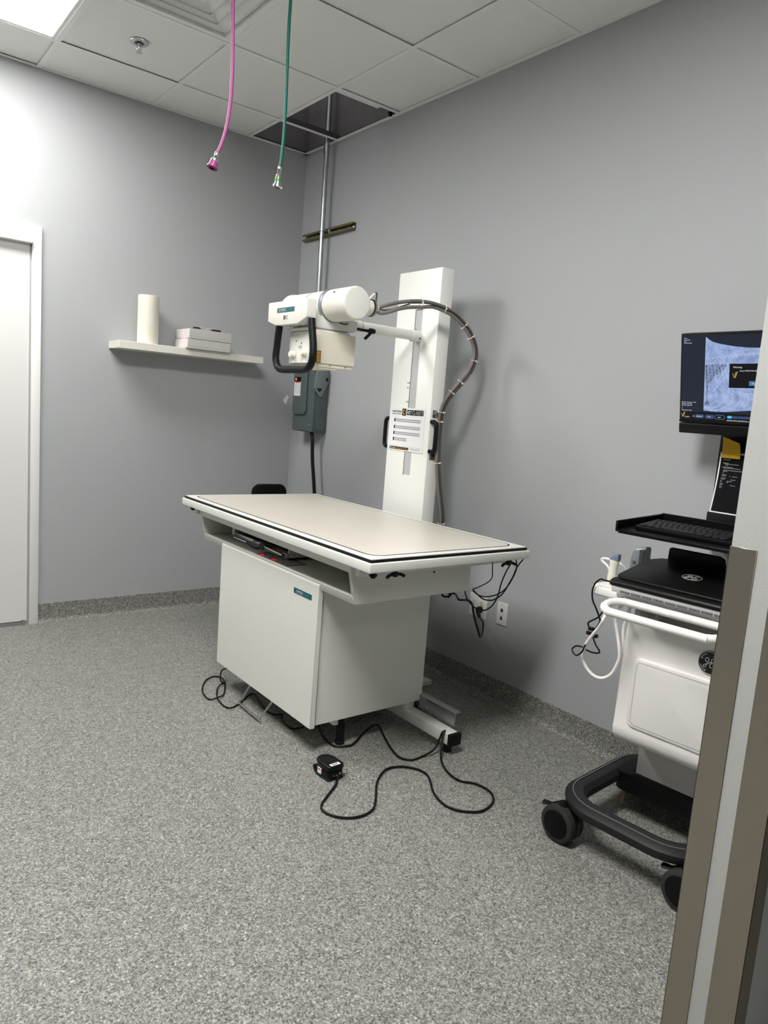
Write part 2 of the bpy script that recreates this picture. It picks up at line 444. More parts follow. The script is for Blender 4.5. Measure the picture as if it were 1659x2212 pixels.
x0, x1 = xr(2); y0, y1 = yr(2)
cx, cy = (x0+x1)/2, (y0+y1)/2
t = thing('air_diffuser', 'white square stepped air diffuser set in the ceiling beside the pink hose', 'vent', (cx, cy, H))
def sqring(mb, a, za, b, zb):
    A = [(cx-a, cy-a, za), (cx+a, cy-a, za), (cx+a, cy+a, za), (cx-a, cy+a, za)]
    B = [(cx-b, cy-b, zb), (cx+b, cy-b, zb), (cx+b, cy+b, zb), (cx-b, cy+b, zb)]
    for k in range(4): mb.quad(A[k], A[(k+1) % 4], B[(k+1) % 4], B[k])
fr = MB(); sqring(fr, .300, H+.002, .262, H+.002); sqring(fr, .262, H+.002, .255, H+.02)
obj('frame', fr, M['tbar'], t, smooth=0)
for a, b in ((.245, .185), (.190, .130), (.135, .075)):
    cn = MB(); sqring(cn, a, H+.004, b, H+.05); sqring(cn, a, H+.004, a-.006, H+.002)
    obj('cone', cn, M['tbar'], t, smooth=0)
obj('centre_plate', MB().box((cx-.075, cy-.075, H+.012), (cx+.075, cy+.075, H+.02), .004).box((cx-.30, cy-.30, H+.06), (cx+.30, cy+.30, H+.065)), M['tbar'], t)

t = thing('sprinkler_head', 'chrome pendent fire sprinkler in the ceiling tile beside the light', 'sprinkler', (-1.349, -0.683, H))
mt = Matrix.Translation((-1.349, -.683, H+.003)) @ Matrix.Rotation(PI, 4, 'X')
obj('escutcheon', MB().lathe([(.020, -.004), (.022, .004), (.030, .004), (.042, .003), (.045, 0), (.045, -.002), (.020, -.004)], mtx=mt), M['chrome'], t)
obj('cup', MB().lathe([(0, -.001), (.0215, -.001), (.0215, .003)], mtx=mt), M['hvdark'], t)
obj('body', MB().lathe([(.007, 0), (.009, .008), (.006, .014), (.0035, .02), (.0035, .045), (0, .046)], n=12, mtx=mt)
    .tube([(-1.349+.008, -.683, H-.008), (-1.349+.010, -.683, H-.026), (-1.349+.002, -.683, H-.044)], .0018, 6)
    .tube([(-1.349-.008, -.683, H-.008), (-1.349-.010, -.683, H-.026), (-1.349-.002, -.683, H-.044)], .0018, 6), M['chrome'], t)
obj('deflector', MB().lathe([(0, .045), (.015, .045), (.015, .047), (0, .048)], n=16, mtx=mt), M['chrome'], t)

# tile pushed aside over the open cells, plus the clip by it
top('ceiling_tile', MB().box((-.425, -1.50, H+.040), (-.075, -.872, H+.055)), M['ceil'], 'white ceiling tile slid aside above the open ceiling hole', 'tile')
top('beam_clip', MB().prism([(-.06, H+.004), (-.025, H+.03), (-.03, H+.004)], 'y', -.965, -.945).box((-.052, -.962, H-.012), (-.036, -.948, H+.008)), M['blackp'], 'small black clip at the end of the open ceiling hole by the right wall', 'clip')

def hose(name, label, pts, m, cap):
    t = thing(name, label, 'hose', pts[0], 0, None)
    P = [Vector(p) for p in pts]
    obj('tubing', MB().tube(P, .0058, 10, 6), m, t)
    return t, P
tp, P = hose('gas_hose', 'pink gas hose hanging from the ceiling, left of the green one',
    [(-1.488, -2, 3.03), (-1.488, -2, 2.661), (-1.485, -2, 2.577), (-1.480, -2, 2.451), (-1.482, -2, 2.35), (-1.491, -2, 2.274), (-1.508, -2, 2.208), (-1.522, -2, 2.176)], M['pink'], 'pink')
d = Vector((-.30, -.02, -.93)).normalized()
def along(o, d): return Matrix.Translation(o) @ Vector((0, 0, 1)).rotation_difference(d).to_matrix().to_4x4()
mm = along(P[-1], d)
obj('crimp', MB().lathe([(.0065, -.004), (.0075, 0), (.0075, .012), (.0065, .014), (.0075, .016), (.009, .02), (.009, .026), (0, .026)], 16, mm), M['chrome'], tp)
obj('coupling', [(MB().lathe([(.009, .022), (.013, .024), (.013, .030)], 18, mm), M['chrome']), (MB().lathe([(.0125, .029), (.0135, .03), (.0145, .045), (.018, .047), (.0185, .053), (.016, .0545), (.009, .0545), (.009, .048), (0, .048)], 18, mm), M['pink'])], None, tp, label='chrome and pink coupling')
tg, P = hose('gas_hose', 'green gas hose hanging from the ceiling, right of the pink one',
    [(-1.25, -1.95, 3.03), (-1.25, -1.95, 2.769), (-1.251, -1.95, 2.678), (-1.249, -1.95, 2.542), (-1.247, -1.95, 2.419), (-1.248, -1.95, 2.309), (-1.254, -1.95, 2.228), (-1.257, -1.95, 2.208)], M['green'], 'green')
d = Vector((-.10, -.03, -.99)).normalized(); mm = along(P[-1], d)
obj('crimp', MB().lathe([(.0062, -.004), (.0072, 0), (.0072, .010), (.006, .012), (.0072, .014), (.006, .018), (.0072, .02), (.009, .024), (.0105, .034), (.0, .034)], 16, mm), M['chrome'], tg)
obj('coupling', [(MB().lathe([(.010, .033), (.0128, .036), (.0128, .042)], 18, mm), M['strut']), (MB().lathe([(.0127, .041), (.0127, .052)], 18, mm), M['greenband']), (MB().lathe([(.0124, .051), (.0135, .060), (.0180, .063), (.0185, .070), (.016, .0715), (.009, .0715), (.009, .064), (0, .064)], 18, mm), M['chrome'])], None, tg, label='chrome coupling with green band')

# ------------------------------------------------------------------ corner services
t = thing('conduit_pipe', 'galvanised conduit pipe rising up the corner wall into the ceiling hole', 'pipe', (-.06, -.345, 1.74))
obj('pipe', MB().cyl((-.06, -.352, 1.74), (-.06, -.337, 3.9), .0148, n=20), M['galv'], t)
obj('collar', MB().cyl((-.06, -.3455, 2.29), (-.06, -.3455, 2.32), .0158, n=20), M['galv'], t)
obj('collar', MB().cyl((-.06, -.3405, 2.93), (-.06, -.340, 2.985), .0185, n=20), M['galv'], t)

t = thing('strut_channel', 'olive slotted strut channel fixed level on the wall behind the conduit', 'bracket', (-.02, -.345, 2.443))
sy0, sy1, sz0, sz1 = -.632, -.06, 2.442, 2.483
prof = [(0, sz0), (0, sz1), (-.03, sz1), (-.03, sz1-.012), (-.024, sz1-.012), (-.024, sz1-.004), (-.004, sz1-.004), (-.004, sz0+.004), (-.024, sz0+.004), (-.024, sz0+.012), (-.03, sz0+.012), (-.03, sz0)]
obj('channel', MB().prism(prof, 'y', sy0, sy1), M['strut'], t, smooth=0)
for k in range(11):
    y = sy1-.03-k*.052
    if y < sy0+.02: break
    obj('slot', MB().prism(rrect(y-.013, 2.456, y+.013, 2.469, .006, 4), 'x', -.0046, -.0041), M['paper'], t, label='pale slot showing the wall behind')
obj('bolt', MB().cyl((-.004, -.50, 2.4625), (-.014, -.50, 2.4625), .008, n=6), M['steel'], t)
obj('pipe_clamp', MB().tube([(-.012, -.372, 2.4625), (-.045, -.373, 2.4625), (-.0755, -.36, 2.4625), (-.0775, -.345, 2.4625), (-.0755, -.332, 2.4625), (-.045, -.318, 2.4625), (-.012, -.319, 2.4625)], .002, 6, 6).box((-.035, -.392, 2.45), (-.012, -.374, 2.475), .001), M['galv'], t)

t = thing('safety_switch', 'grey wall-mounted electrical safety switch box below the x-ray tube head', 'switch box', (-.06, -.33, 1.2))
by0, by1, bz0, bz1, bd = -.45, -.207, 1.2, 1.72, -.112
obj('enclosure', MB().box((bd+.012, by0, bz0), (-.002, by1, bz1), .004), M['elec'], t)
obj('door', MB().box((bd, by0-.003, bz0+.004), (bd+.014, by1+.003, bz1-.004), .005, 3), M['elec'], t)
obj('raised_panel', MB().prism([(by1-.01, 1.325), (by1-.028, 1.305), (by1-.155, 1.31), (by1-.172, 1.33), (by1-.172, 1.70), (by1-.01, 1.70)], 'x', bd-.016, bd+.002, .006, 3), M['elec'], t)
obj('latch', MB().lathe([(.010, 0), (.010, .004), (.006, .006), (0, .006)], 16, basis((bd, by0+.03, 1.244), (0, 1, 0), (0, 0, 1)) @ Matrix.Rotation(PI, 4, 'X')), M['steel'], t)
lx = bd-.0163
lb = [(MB().prism([(-.232, 1.428), (-.312, 1.428), (-.312, 1.518), (-.232, 1.518)], 'x', lx-.0004, lx), M['paper']),
      (MB().prism([(-.232, 1.518), (-.312, 1.518), (-.312, 1.548), (-.232, 1.548)], 'x', lx-.0004, lx), M['ink']),
      (MB().prism([(-.240, 1.511), (-.305, 1.511), (-.305, 1.518), (-.240, 1.518)], 'x', lx-.0008, lx), M['red'])]
g = MB()
for c in range(2):
    for r in range(9):
        y = -.237-c*.038; z = 1.502-r*.008
        g.prism([(y, z), (y-.033, z), (y-.033, z+.003), (y, z+.003)], 'x', lx-.0008, lx)
lb.append((g, M['greybar']))
lb.append((MB().prism([(-.240, 1.525), (-.262, 1.525), (-.262, 1.542), (-.240, 1.542)], 'x', lx-.0008, lx), M['gold']))
obj('warning_label', lb, None, t, smooth=0)
sp = [(-.118, 1.485), (-.11, 1.56), (-.10, 1.60), (-.02, 1.60), (-.008, 1.535), (-.062, 1.425), (-.08, 1.43)]
obj('side_handle', MB().prism(sp, 'y', by0-.018, by0-.003, .004, 2), M['eleclight'], t)
obj('handle_hole', MB().lathe([(0, 0), (.011, 0), (.011, .001), (0, .001)], 16, basis((-.03, by0-.0182, 1.541), (1, 0, 0), (0, 0, 1))), M['hole'], t)
obj('handle_hole', MB().prism([(-.100, 1.482), (-.066, 1.482), (-.066, 1.472), (-.083, 1.458), (-.100, 1.474)], 'y', by0-.0188, by0-.018), M['hole'], t)
obj('knockout', MB().lathe([(.027, 0), (.0285, .0008), (.030, 0)], 24, basis((-.049, by0-.0001, 1.251), (1, 0, 0), (0, 0, 1))).lathe([(.014, 0), (.0152, .0008), (.0164, 0)], 24, basis((-.049, by0-.0001, 1.251), (1, 0, 0), (0, 0, 1))), M['eleclight'], t)
obj('seal_wire', MB().tube([(bd-.004, by1+.004, 1.46), (bd-.004, by1+.012, 1.36), (bd-.004, by1+.010, 1.29), (bd-.004, by1+.006, 1.29), (bd-.004, by1+.006, 1.36), (bd-.002, by1+.002, 1.44)], .0012, 6, 5), M['plastic_film'], t)
top('inspection_tag', MB().prism([(-.074, 1.395), (-.052, 1.421), (-.040, 1.431), (-.032, 1.414), (-.040, 1.395), (-.05, 1.366), (-.066, 1.376)], 'y', -.0022, -.0006), M['paper'], 'torn white paper scrap on the left wall beside the grey switch box', 'tag')
top('flexible_conduit', MB().tube([(-.08, -.40, 1.20), (-.08, -.418, 1.15), (-.08, -.425, 1.08), (-.08, -.438, 1.0), (-.08, -.455, .93), (-.08, -.484, .80), (-.09, -.55, .55), (-.11, -.66, .3), (-.16, -.85, .03)], .0115, 12, 6), M['cable'], 'thick black flexible conduit running down from the grey switch box', 'conduit')

# ------------------------------------------------------------------ wall shelf and its load
st = 1.652
top('wall_shelf', MB().box((-1.25, -.19, st-.042), (-.342, 0, st), .0015, 1), M['shelf'], 'off-white floating shelf on the left wall holding paper towels and boxes', 'shelf')
t = thing('paper_towel_roll', 'white paper towel roll standing upright on the wall shelf', 'paper towel', (-1.055, -.1, st))
tx, ty, tr, th = -1.058, -.098, .0595, .277
obj('roll', MB().lathe([(.02, th-.002), (.02, th), (tr-.002, th), (tr, th-.002), (tr, .002), (tr-.002, 0), (0, 0)], 36, Matrix.Translation((tx, ty, st))), M['towel'], t)
obj('core', MB().lathe([(0, .01), (.019, .01), (.019, th+.0005), (.0205, th+.0005)], 24, Matrix.Translation((tx, ty, st))), M['carton'], t)
fl = MB()
arc = [(tx+(tr+.001)*math.cos(a), ty+(tr+.001)*math.sin(a)) for a in [1.3-k*.13 for k in range(8)]]
tail = arc+[(tx+tr+.012, ty+.035), (tx+tr+.020, ty+.045)]
tail = tail+[(x+.0012, y+.0008) for x, y in reversed(tail)]
fl.prism(tail, 'z', st+.004, st+th-.012)
obj('loose_sheet', fl, M['towel'], t)
def carton(x0, x1, y0, y1, z0, z1, label):
    t = thing('carton', label, 'box', ((x0+x1)/2, (y0+y1)/2, z0))
    obj('body', MB().box((x0+.0008, y0, z0), (x1, y1, z1), .0012, 1), M['carton'], t)
    obj('end_flap', MB().box((x0-.0015, y0+.002, z0+.004), (x0+.0008, y1-.002, z1-.001), .0005, 1).box((x0-.001, y0+.05, z0-.0), (x0+.0005, y0+.1, z0+.004)), M['cartonend'], t, label='brighter tucked end flap')
    obj('lid_seam', MB().box((x0+.004, y0-.0006, z0+.013), (x1-.004, y0, z0+.0145)), M['greybar'], t)
    return t
carton(-.862, -.590, -.222, -.03, st, st+.056, 'lower of the two flat white cartons stacked on the wall shelf')
carton(-.855, -.587, -.224, -.028, st+.0575, st+.115, 'upper of the two flat white cartons stacked on the wall shelf')
t = thing('plastic_bag', 'clear plastic bag of small black parts on top of the white cartons', 'bag', (-.74, -.14, st+.115))
bgm = MB(); random.seed(5)
NXB, NYB = 12, 6; grid = []
for i in range(NXB+1):
    row = []
    for j in range(NYB+1):
        x = -.835+i*.0155; y = -.205+j*.022
        e = min(i, NXB-i, 2)/2*min(j, NYB-j, 2)/2
        row.append((x, y, st+.1155+e*.018+random.uniform(0, .007)+(0.012 if i == 0 and j == 1 else 0)))
    grid.append(row)
bv = [[bgm.bm.verts.new(p) for p in r] for r in grid]
for i in range(NXB):
    for j in range(NYB): bgm.bm.faces.new((bv[i][j], bv[i+1][j], bv[i+1][j+1], bv[i][j+1]))
obj('film', bgm, M['plastic_film'], t, smooth=0)
obj('black_part', MB().box((-.815, -.19, st+.116), (-.775, -.165, st+.130), .003).cyl((-.79, -.18, st+.128), (-.765, -.185, st+.119), .005, n=10), M['blackp'], t)
obj('black_part', MB().box((-.70, -.20, st+.116), (-.645, -.17, st+.128), .003), M['blackp'], t)

# ------------------------------------------------------------------ chair behind the table
t = thing('office_stool', 'small black backrest of a stool showing behind the far end of the table', 'stool', (-.45, -.60, 0))
obj('backrest', MB().prism(rrect(-.565, .70, -.335, .882, .05, 8), 'y', -.57, -.535, .012, 3), M['wood'], t)
obj('seat', MB().lathe([(0, .50), (.17, .50), (.185, .485), (.185, .46), (.17, .445), (0, .445)], 28, Matrix.Translation((-.45, -.72, 0))), M['wood'], t)
obj('back_bar', MB().tube([(-.45, -.70, .44), (-.45, -.55, .44), (-.45, -.52, .50), (-.45, -.528, .78)], .012, 8, 5), M['blackp'], t)
obj('column', MB().cyl((-.45, -.72, .09), (-.45, -.72, .445), .025), M['blackp'], t)
for k in range(5):
    a = k*2*PI/5+.3; e = (-.45+.21*math.cos(a), -.72+.21*math.sin(a), .06)
    lg = obj('leg', MB().tube([(-.45, -.72, .10), e], .016, 8, 2), M['blackp'], t)
    obj('caster', MB().cyl((e[0]-.012, e[1], .025), (e[0]+.012, e[1], .025), .025, n=16).cyl((e[0], e[1], .03), (e[0], e[1], .065), .008, n=8), M['blackp'], lg)

# ================================================================== X-RAY TABLE
# drawn smaller, then scaled up about the camera to this size (1.57 x 0.79 m top, 0.88 m high) on the floor
TX0, TX1, TY0, TY1 = -1.262, -.520, -2.668, -1.190
TABLE = Matrix.Translation((.1813, .3078, -.0957)) @ Matrix.Scale(1.07, 4)
t = thing('xray_table', 'long white x-ray examination table with cream top and black edge bands', 'table', (-.77, -1.76, 0))
CAM_SCALE[0] = TABLE
obj('table_frame', MB().box((TX0, TY0, .868), (TX1, TY1, .900), .004, 3), M['white'], t)
obj('edge_bumper', MB().prism(rrect(TX0+.007, TY0+.007, TX1-.007, TY1-.007, .006, 3), 'z', .898, .9095, .003, 2), M['black'], t)
tp = obj('tabletop', MB().prism(rrect(TX0+.012, TY0+.012, TX1-.012, TY1-.012, .004, 2), 'z', .90, .9125, .001, 1), M['white'], t)
obj('inlay_line', MB().prism(rrect(TX0+.040, TY0+.040, TX1-.040, TY1-.040, .05, 10), 'z', .9105, .9129), M['black'], tp)
obj('cream_surface', MB().prism(rrect(TX0+.0465, TY0+.0465, TX1-.0465, TY1-.0465, .0435, 10), 'z', .9105, .9133), M['cream'], tp)
# bin under the top: open front, ends cut back towards the floor
by0, by1 = -2.515, -1.312
bn = MB()
endp = [(-1.196, .722), (-1.228, .866), (-.665, .866), (-.665, .722)]
for a, b in ((by0, by0+.018), (by1-.018, by1)): bn.prism(endp, 'y', a, b, .002, 1)
bn.box((-1.197, by0+.004, .722), (-.668, by1-.004, .744), .002, 1)
bn.prism([(-1.197, .722), (-1.2035, .752), (-1.188, .752), (-1.180, .722)], 'y', by0+.004, by1-.004, .002, 1)
bn.box((-.680, by0+.004, .74), (-.668, by1-.004, .866))
bn.prism([(-1.2265, .866), (-1.2195, .832), (-1.205, .832), (-1.212, .866)], 'y', by0+.01, by1-.01, .001, 1)
obj('under_bin', bn, M['white'], t)
for y in (-2.572, -1.292): obj('cross_rail', MB().box((-1.238, y-.011, .838), (-.56, y+.011, .868), .002, 1), M['white'], t)
for x, y in ((-1.142, TY0+.022), (-.609, TY0+.022), (-1.225, TY0+.03), (-1.225, TY1-.045)):
    k = MB().cyl((x, y, .846), (x, y, .868), .008, n=12).box((x-.012, y-.008, .850), (x+.012, y+.008, .860), .003)
    if x > -1.2: k.tube([(x-.036, y-.004, .846), (x-.018, y, .853), (x+.018, y, .853), (x+.036, y-.004, .846)], .0055, 8, 4)
    obj('lock_knob', k, M['black'], t)
obj('end_bolt', MB().cyl((-.853, by0+.001, .81), (-.853, by0-.002, .81), .004, n=10), M['black'], t)
obj('side_clamp', MB().box((-1.14, by0+.018, .79), (-1.115, by0+.030, .835), .002).cyl((-1.15, by0+.025, .835), (-1.09, by0+.025, .835), .004, n=8), M['black'], t)
# cassette tray inside the bin
ct = obj('cassette_tray', MB().box((-1.120, -1.945, .752), (-.72, -1.938, .838)).box((-1.120, -1.462, .752), (-.72, -1.455, .838)).box((-1.12, -1.945, .752), (-.72, -1.455, .757)).box((-1.12, -1.945, .833), (-.72, -1.455, .838)).box((-.735, -1.945, .752), (-.72, -1.455, .838)), M['white'], t)
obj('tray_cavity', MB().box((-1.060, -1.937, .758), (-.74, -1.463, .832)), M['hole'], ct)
obj('tray_rail', MB().box((-1.124, -1.72, .760), (-1.112, -1.463, .779), .002).box((-1.116, -1.70, .764), (-1.06, -1.470, .769)), M['steel'], ct)
obj('cassette', MB().box((-1.112, -1.74, .785), (-.80, -1.470, .806), .003), M['blackp'], ct)
obj('tray_rod', MB().cyl((-1.140, -1.93, .768), (-1.140, -1.76, .774), .0055, n=12), M['chrome'], ct)
obj('tray_rod', MB().cyl((-1.128, -1.475, .757), (-1.128, -1.60, .757), .004, n=8), M['chrome'], ct)
obj('tray_knob', MB().cyl((-1.150, -1.775, .776), (-1.135, -1.762, .776), .016, n=20, bev=.003), M['elec'], ct)
obj('tray_wire', MB().tube([(-1.13, -1.60, .757), (-1.15, -1.68, .757), (-1.152, -1.73, .758), (-1.135, -1.745, .762)], .003, 8, 5).tube([(-1.13, -1.66, .775), (-1.142, -1.76, .79), (-1.125, -1.86, .785), (-1.11, -1.93, .80)], .003, 8, 5).tube([(-1.12, -1.70, .80), (-1.135, -1.80, .80), (-1.12, -1.90, .815)], .004, 8, 5), M['cable'], ct)
obj('end_latch', MB().box((-1.128, -1.943, .755), (-1.112, -1.905, .775), .002), M['steel'], ct)
obj('end_latch', MB().box((-1.122, -1.93, .80), (-1.108, -1.90, .82), .002), M['steel'], ct)
obj('paper_tag', MB().box((-1.118, -1.452, .762), (-1.116, -1.432, .800)), M['cartonend'], ct, label='small pink and white printed tag')
# cabinet
cx0, cx1, cy0, cy1, cz0, cz1 = -1.206, -.655, -2.307, -1.515, .200, .7455
cov = MB()
prof = [(cx0, cz0)]
R = .012
for k in range(7):
    a = PI-PI/2*k/6; prof.append((cx0+R+R*math.cos(a), cz1-R+R*math.sin(a)))
prof += [(-.985, cz1), (-.985, cz1-.004), (cx0+.02, cz1-.014), (cx0+.02, cz0)]
cov.prism(prof, 'y', cy0, cy1, .0012, 1)
obj('front_cover', cov, M['white'], t)
obj('cabinet_body', MB().box((cx0+.030, cy0+.014, cz0+.002), (cx1, cy1-.004, .724), .002, 1), M['white'], t)
np_ = obj('nameplate', MB().prism([(-2.140, .675), (-2.140, .695), (-2.264, .695), (-2.264, .675)], 'x', cx0-.0012, cx0+.0005), M['teal'], t)
obj('lettering', [(MB().text('AMERI', .016, basis((cx0-.0015, -2.158, .679), (0, -1, 0), (0, 0, 1)), width=.044), M['silverink']), (MB().text('COMP', .016, basis((cx0-.0015, -2.204, .679), (0, -1, 0), (0, 0, 1)), width=.042), M['greenink'])], None, np_, smooth=0)
# control panel on the ledge
cpz = cz1+.0006
cpn = obj('control_panel', MB().prism([(-1.192, -1.769), (-1.192, -2.022), (-1.082, -2.022), (-1.082, -1.769)], 'z', cz1-.001, cpz), M['ink'], t)
fl = MB()
for xa, xb, ya, yb in ((-1.188, -1.14, -1.774, -1.856), (-1.135, -1.087, -1.774, -1.856), (-1.188, -1.087, -1.862, -1.978), (-1.188, -1.087, -1.984, -2.017)):
    fl.prism([(xa, ya), (xa, yb), (xb, yb), (xb, ya)], 'z', cpz, cpz+.0004)
obj('key_field', fl, M['panelgrey'], cpn)
def seg7(mb, ch, x, y, s):
    on = {'7': 'abc', '2': 'abged', '0': 'abcdef', '5': 'afgcd', '8': 'abcdefg'}[ch]
    w, hgt, k = s*.55, s, s*.12
    R_ = {'a': (0, hgt, w, hgt), 'd': (0, 0, w, 0), 'g': (0, hgt/2, w, hgt/2), 'f': (0, hgt/2, 0, hgt), 'b': (w, hgt/2, w, hgt), 'e': (0, 0, 0, hgt/2), 'c': (w, 0, w, hgt/2)}
    for c in on:
        x0, y0, x1, y1 = R_[c]
        # local u -> -y world, v -> +x world
        mb.box((x+y0-k/2, y-x1-k/2, cpz+.0010), (x+y1+k/2, y-x0+k/2, cpz+.0014))
for yc, s in ((-1.790, '70'), (-1.886, '72')):
    w_ = obj('display', MB().prism([(-1.184, yc), (-1.184, yc-.034), (-1.158, yc-.034), (-1.158, yc)], 'z', cpz+.0004, cpz+.0008), M['hole'], cpn)
    dg = MB()
    seg7(dg, s[0], -1.180, yc-.006, .018); seg7(dg, s[1], -1.180, yc-.019, .018)
    obj('digits', dg, M['led'], w_, label='glowing red digits')
CAM_SCALE[0] = None
# legs and foot frame
for y in (-2.113, -1.66):
    obj('leg', MB().cyl((-.927, y, .012), (-.927, y, .12), .018).cyl((-.927, y, 0), (-.927, y, .014), .020, bev=.003), M['black'], t)
    obj('leg_socket', MB().box((-.965, y-.004, .085), (-.905, y+.045, .122), .002), M['white'], t)
ff = MB().box((-.602, -2.418, .042), (-.545, -1.30, .088), .003, 2)
for y in (-2.105, -1.55): ff.box((-.600, y-.026, .085), (-.548, y+.026, .16), .002)
obj('foot_tube', ff, M['white'], t)
obj('tube_cap', MB().box((-.604, -2.432, .040), (-.543, -2.412, .090), .003), M['black'], t)
for y in (-2.385, -1.34): obj('levelling_foot', MB().cyl((-.5735, y, 0), (-.5735, y, .042), .019, .016), M['black'], t)
rl = MB().prism([(-.533, .086), (-.533, .148), (-.525, .150), (-.500, .150), (-.500, .146), (-.527, .145), (-.529, .086)], 'y', -2.372, -1.35).box((-.545, -2.36, .055), (-.53, -1.36, .088), .001)
obj('rear_rail', rl, M['steel'], t, smooth=20)
obj('rail_bolt', MB().cyl((-.533, -2.21, .115), (-.540, -2.21, .115), .007, n=10), M['chrome'], t)
obj('rail_bolt', MB().cyl((-.533, -2.15, .115), (-.5345, -2.15, .115), .004, n=10), M['chrome'], t)
CAM_SCALE[0] = TABLE
obj('treadle_bar', MB().tube([(-1.196, -1.83, .203), (-1.217, -1.779, .113), (-1.219, -1.779, .106), (-1.221, -1.787, .104), (-1.223, -1.955, .104), (-1.221, -1.963, .106), (-1.219, -1.964, .113), (-1.198, -2.02, .203)], .0042, 8, 1, smooth=False), M['steel'], t)

CAM_SCALE[0] = None
# ------------------------------------------------------------------ cords
def bundle(s): return [tuple(float(v) for v in p.split(',')) for p in s.split(';')]
pc = ("-1.104,-2.361,.02;-1.115,-2.372,.010;-1.133,-2.392,.006;-1.203,-2.442,.006;-1.246,-2.474,.006;-1.265,-2.504,.006;-1.258,-2.549,.006;-1.223,-2.589,.006;-1.172,-2.606,.006;-1.114,-2.593,.006;-1.060,-2.539,.006;-1.002,-2.467,.006;-0.947,-2.418,.006;-0.890,-2.392,.006;-0.841,-2.402,.006;-0.802,-2.436,.006;-0.785,-2.484,.006;-0.800,-2.534,.006;-0.852,-2.614,.006;-0.874,-2.690,.006;-0.864,-2.739,.006;-0.833,-2.774,.006;-0.790,-2.796,.006;-0.732,-2.787,.006;-0.685,-2.756,.006;-0.661,-2.709,.006;-0.670,-2.648,.006;-0.707,-2.603,.006;-0.705,-2.538,.006;-0.672,-2.462,.008;-0.640,-2.418,.035;-0.617,-2.398,.075;-0.604,-2.392,.0935;-0.598,-2.388,.0935;-0.607,-2.384,.088;-0.620,-2.383,.06;-0.652,-2.386,.022;-0.717,-2.383,.006;-0.767,-2.382,.006;-0.792,-2.341,.006;-0.778,-2.275,.006;-0.745,-2.190,.008;-0.736,-2.147,.026;-0.722,-2.102,.03;-0.741,-2.092,.026;-0.794,-2.099,.008;-0.876,-2.150,.006;-0.915,-2.162,.006;-0.968,-2.130,.006;-0.960,-2.048,.006;-0.931,-1.968,.006;-0.902,-1.892,.006")
top('pedal_cord', MB().tube(bundle(pc), .0043, 8, 5), M['cable'], 'black foot pedal cord winding over the floor and across the table foot', 'cord')
lc = ("-0.984,-1.923,.006;-1.033,-1.918,.006;-1.038,-1.863,.006;-1.023,-1.80,.006;-1.005,-1.775,.009;-1.034,-1.756,.006;-1.044,-1.705,.006;-1.027,-1.619,.006;-1.004,-1.520,.006;-1.027,-1.508,.006;-1.076,-1.546,.006;-1.110,-1.576,.006;-1.171,-1.604,.006;-1.187,-1.560,.006;-1.173,-1.471,.006;-1.135,-1.389,.010;-1.100,-1.354,.014;-1.084,-1.362,.014;-1.127,-1.444,.006;-1.170,-1.485,.013;-1.212,-1.475,.006;-1.213,-1.413,.006;-1.187,-1.337,.006;-1.134,-1.256,.006;-1.081,-1.227,.006;-1.053,-1.255,.006;-1.062,-1.320,.006;-1.088,-1.360,.022;-1.094,-1.331,.03;-1.056,-1.27,.05;-1.040,-1.32,.075;-1.02,-1.40,.12;-.98,-1.50,.19")
top('floor_cord', MB().tube(bundle(lc), .0036, 8, 5), M['cable'], 'thin black cord coiled on the floor under the far end of the table', 'cord')
for nm, s, lab in (
    ('CA', "-0.643,-2.600,0.866;-0.643,-2.600,0.846;-0.619,-2.583,0.794;-0.608,-2.567,0.772;-0.615,-2.550,0.754;-0.627,-2.533,0.740;-0.639,-2.525,0.732;-0.650,-2.519,0.730", 'thin black lead at the table end, shortest and leftmost of those hanging there'),
    ('CB', "-0.540,-2.620,0.866;-0.538,-2.620,0.855;-0.516,-2.607,0.817;-0.515,-2.593,0.779;-0.526,-2.580,0.742;-0.542,-2.567,0.718;-0.563,-2.553,0.704;-0.598,-2.540,0.698;-0.627,-2.530,0.705;-0.646,-2.522,0.719;-0.650,-2.519,0.728", 'thin black lead at the table end, shallower of the two sagging towards the bin corner'),
    ('CC', "-0.511,-2.632,0.868;-0.511,-2.630,0.857;-0.516,-2.618,0.837;-0.518,-2.606,0.813;-0.517,-2.595,0.784;-0.524,-2.583,0.751;-0.529,-2.571,0.722;-0.538,-2.559,0.700;-0.560,-2.547,0.684;-0.579,-2.537,0.682;-0.604,-2.530,0.689;-0.631,-2.524,0.709;-0.650,-2.519,0.727", 'thin black lead at the table end, the deeper sagging one that starts farthest right'),
    ('CD', "-0.566,-2.620,0.866;-0.566,-2.620,0.843;-0.570,-2.608,0.815;-0.570,-2.595,0.784;-0.568,-2.583,0.751;-0.562,-2.571,0.714;-0.560,-2.558,0.683;-0.568,-2.546,0.658;-0.584,-2.534,0.643;-0.595,-2.522,0.641;-0.614,-2.509,0.647;-0.631,-2.497,0.663;-0.639,-2.485,0.678;-0.638,-2.472,0.693;-0.632,-2.460,0.705", 'thin black lead at the table end, lowest loop passing in front of the outlet')):
    CAM_SCALE[0] = TABLE
    top('sensor_lead', MB().tube(bundle(s), .0026 if nm != 'CA' else .002, 8, 6), M['cable'], lab, 'cable', 'leads hanging from the table end')
CAM_SCALE[0] = None
t = thing('power_cord', 'thick black power cord plugged into the outlet behind the table', 'power cord', (-.2, -2.16, .37))
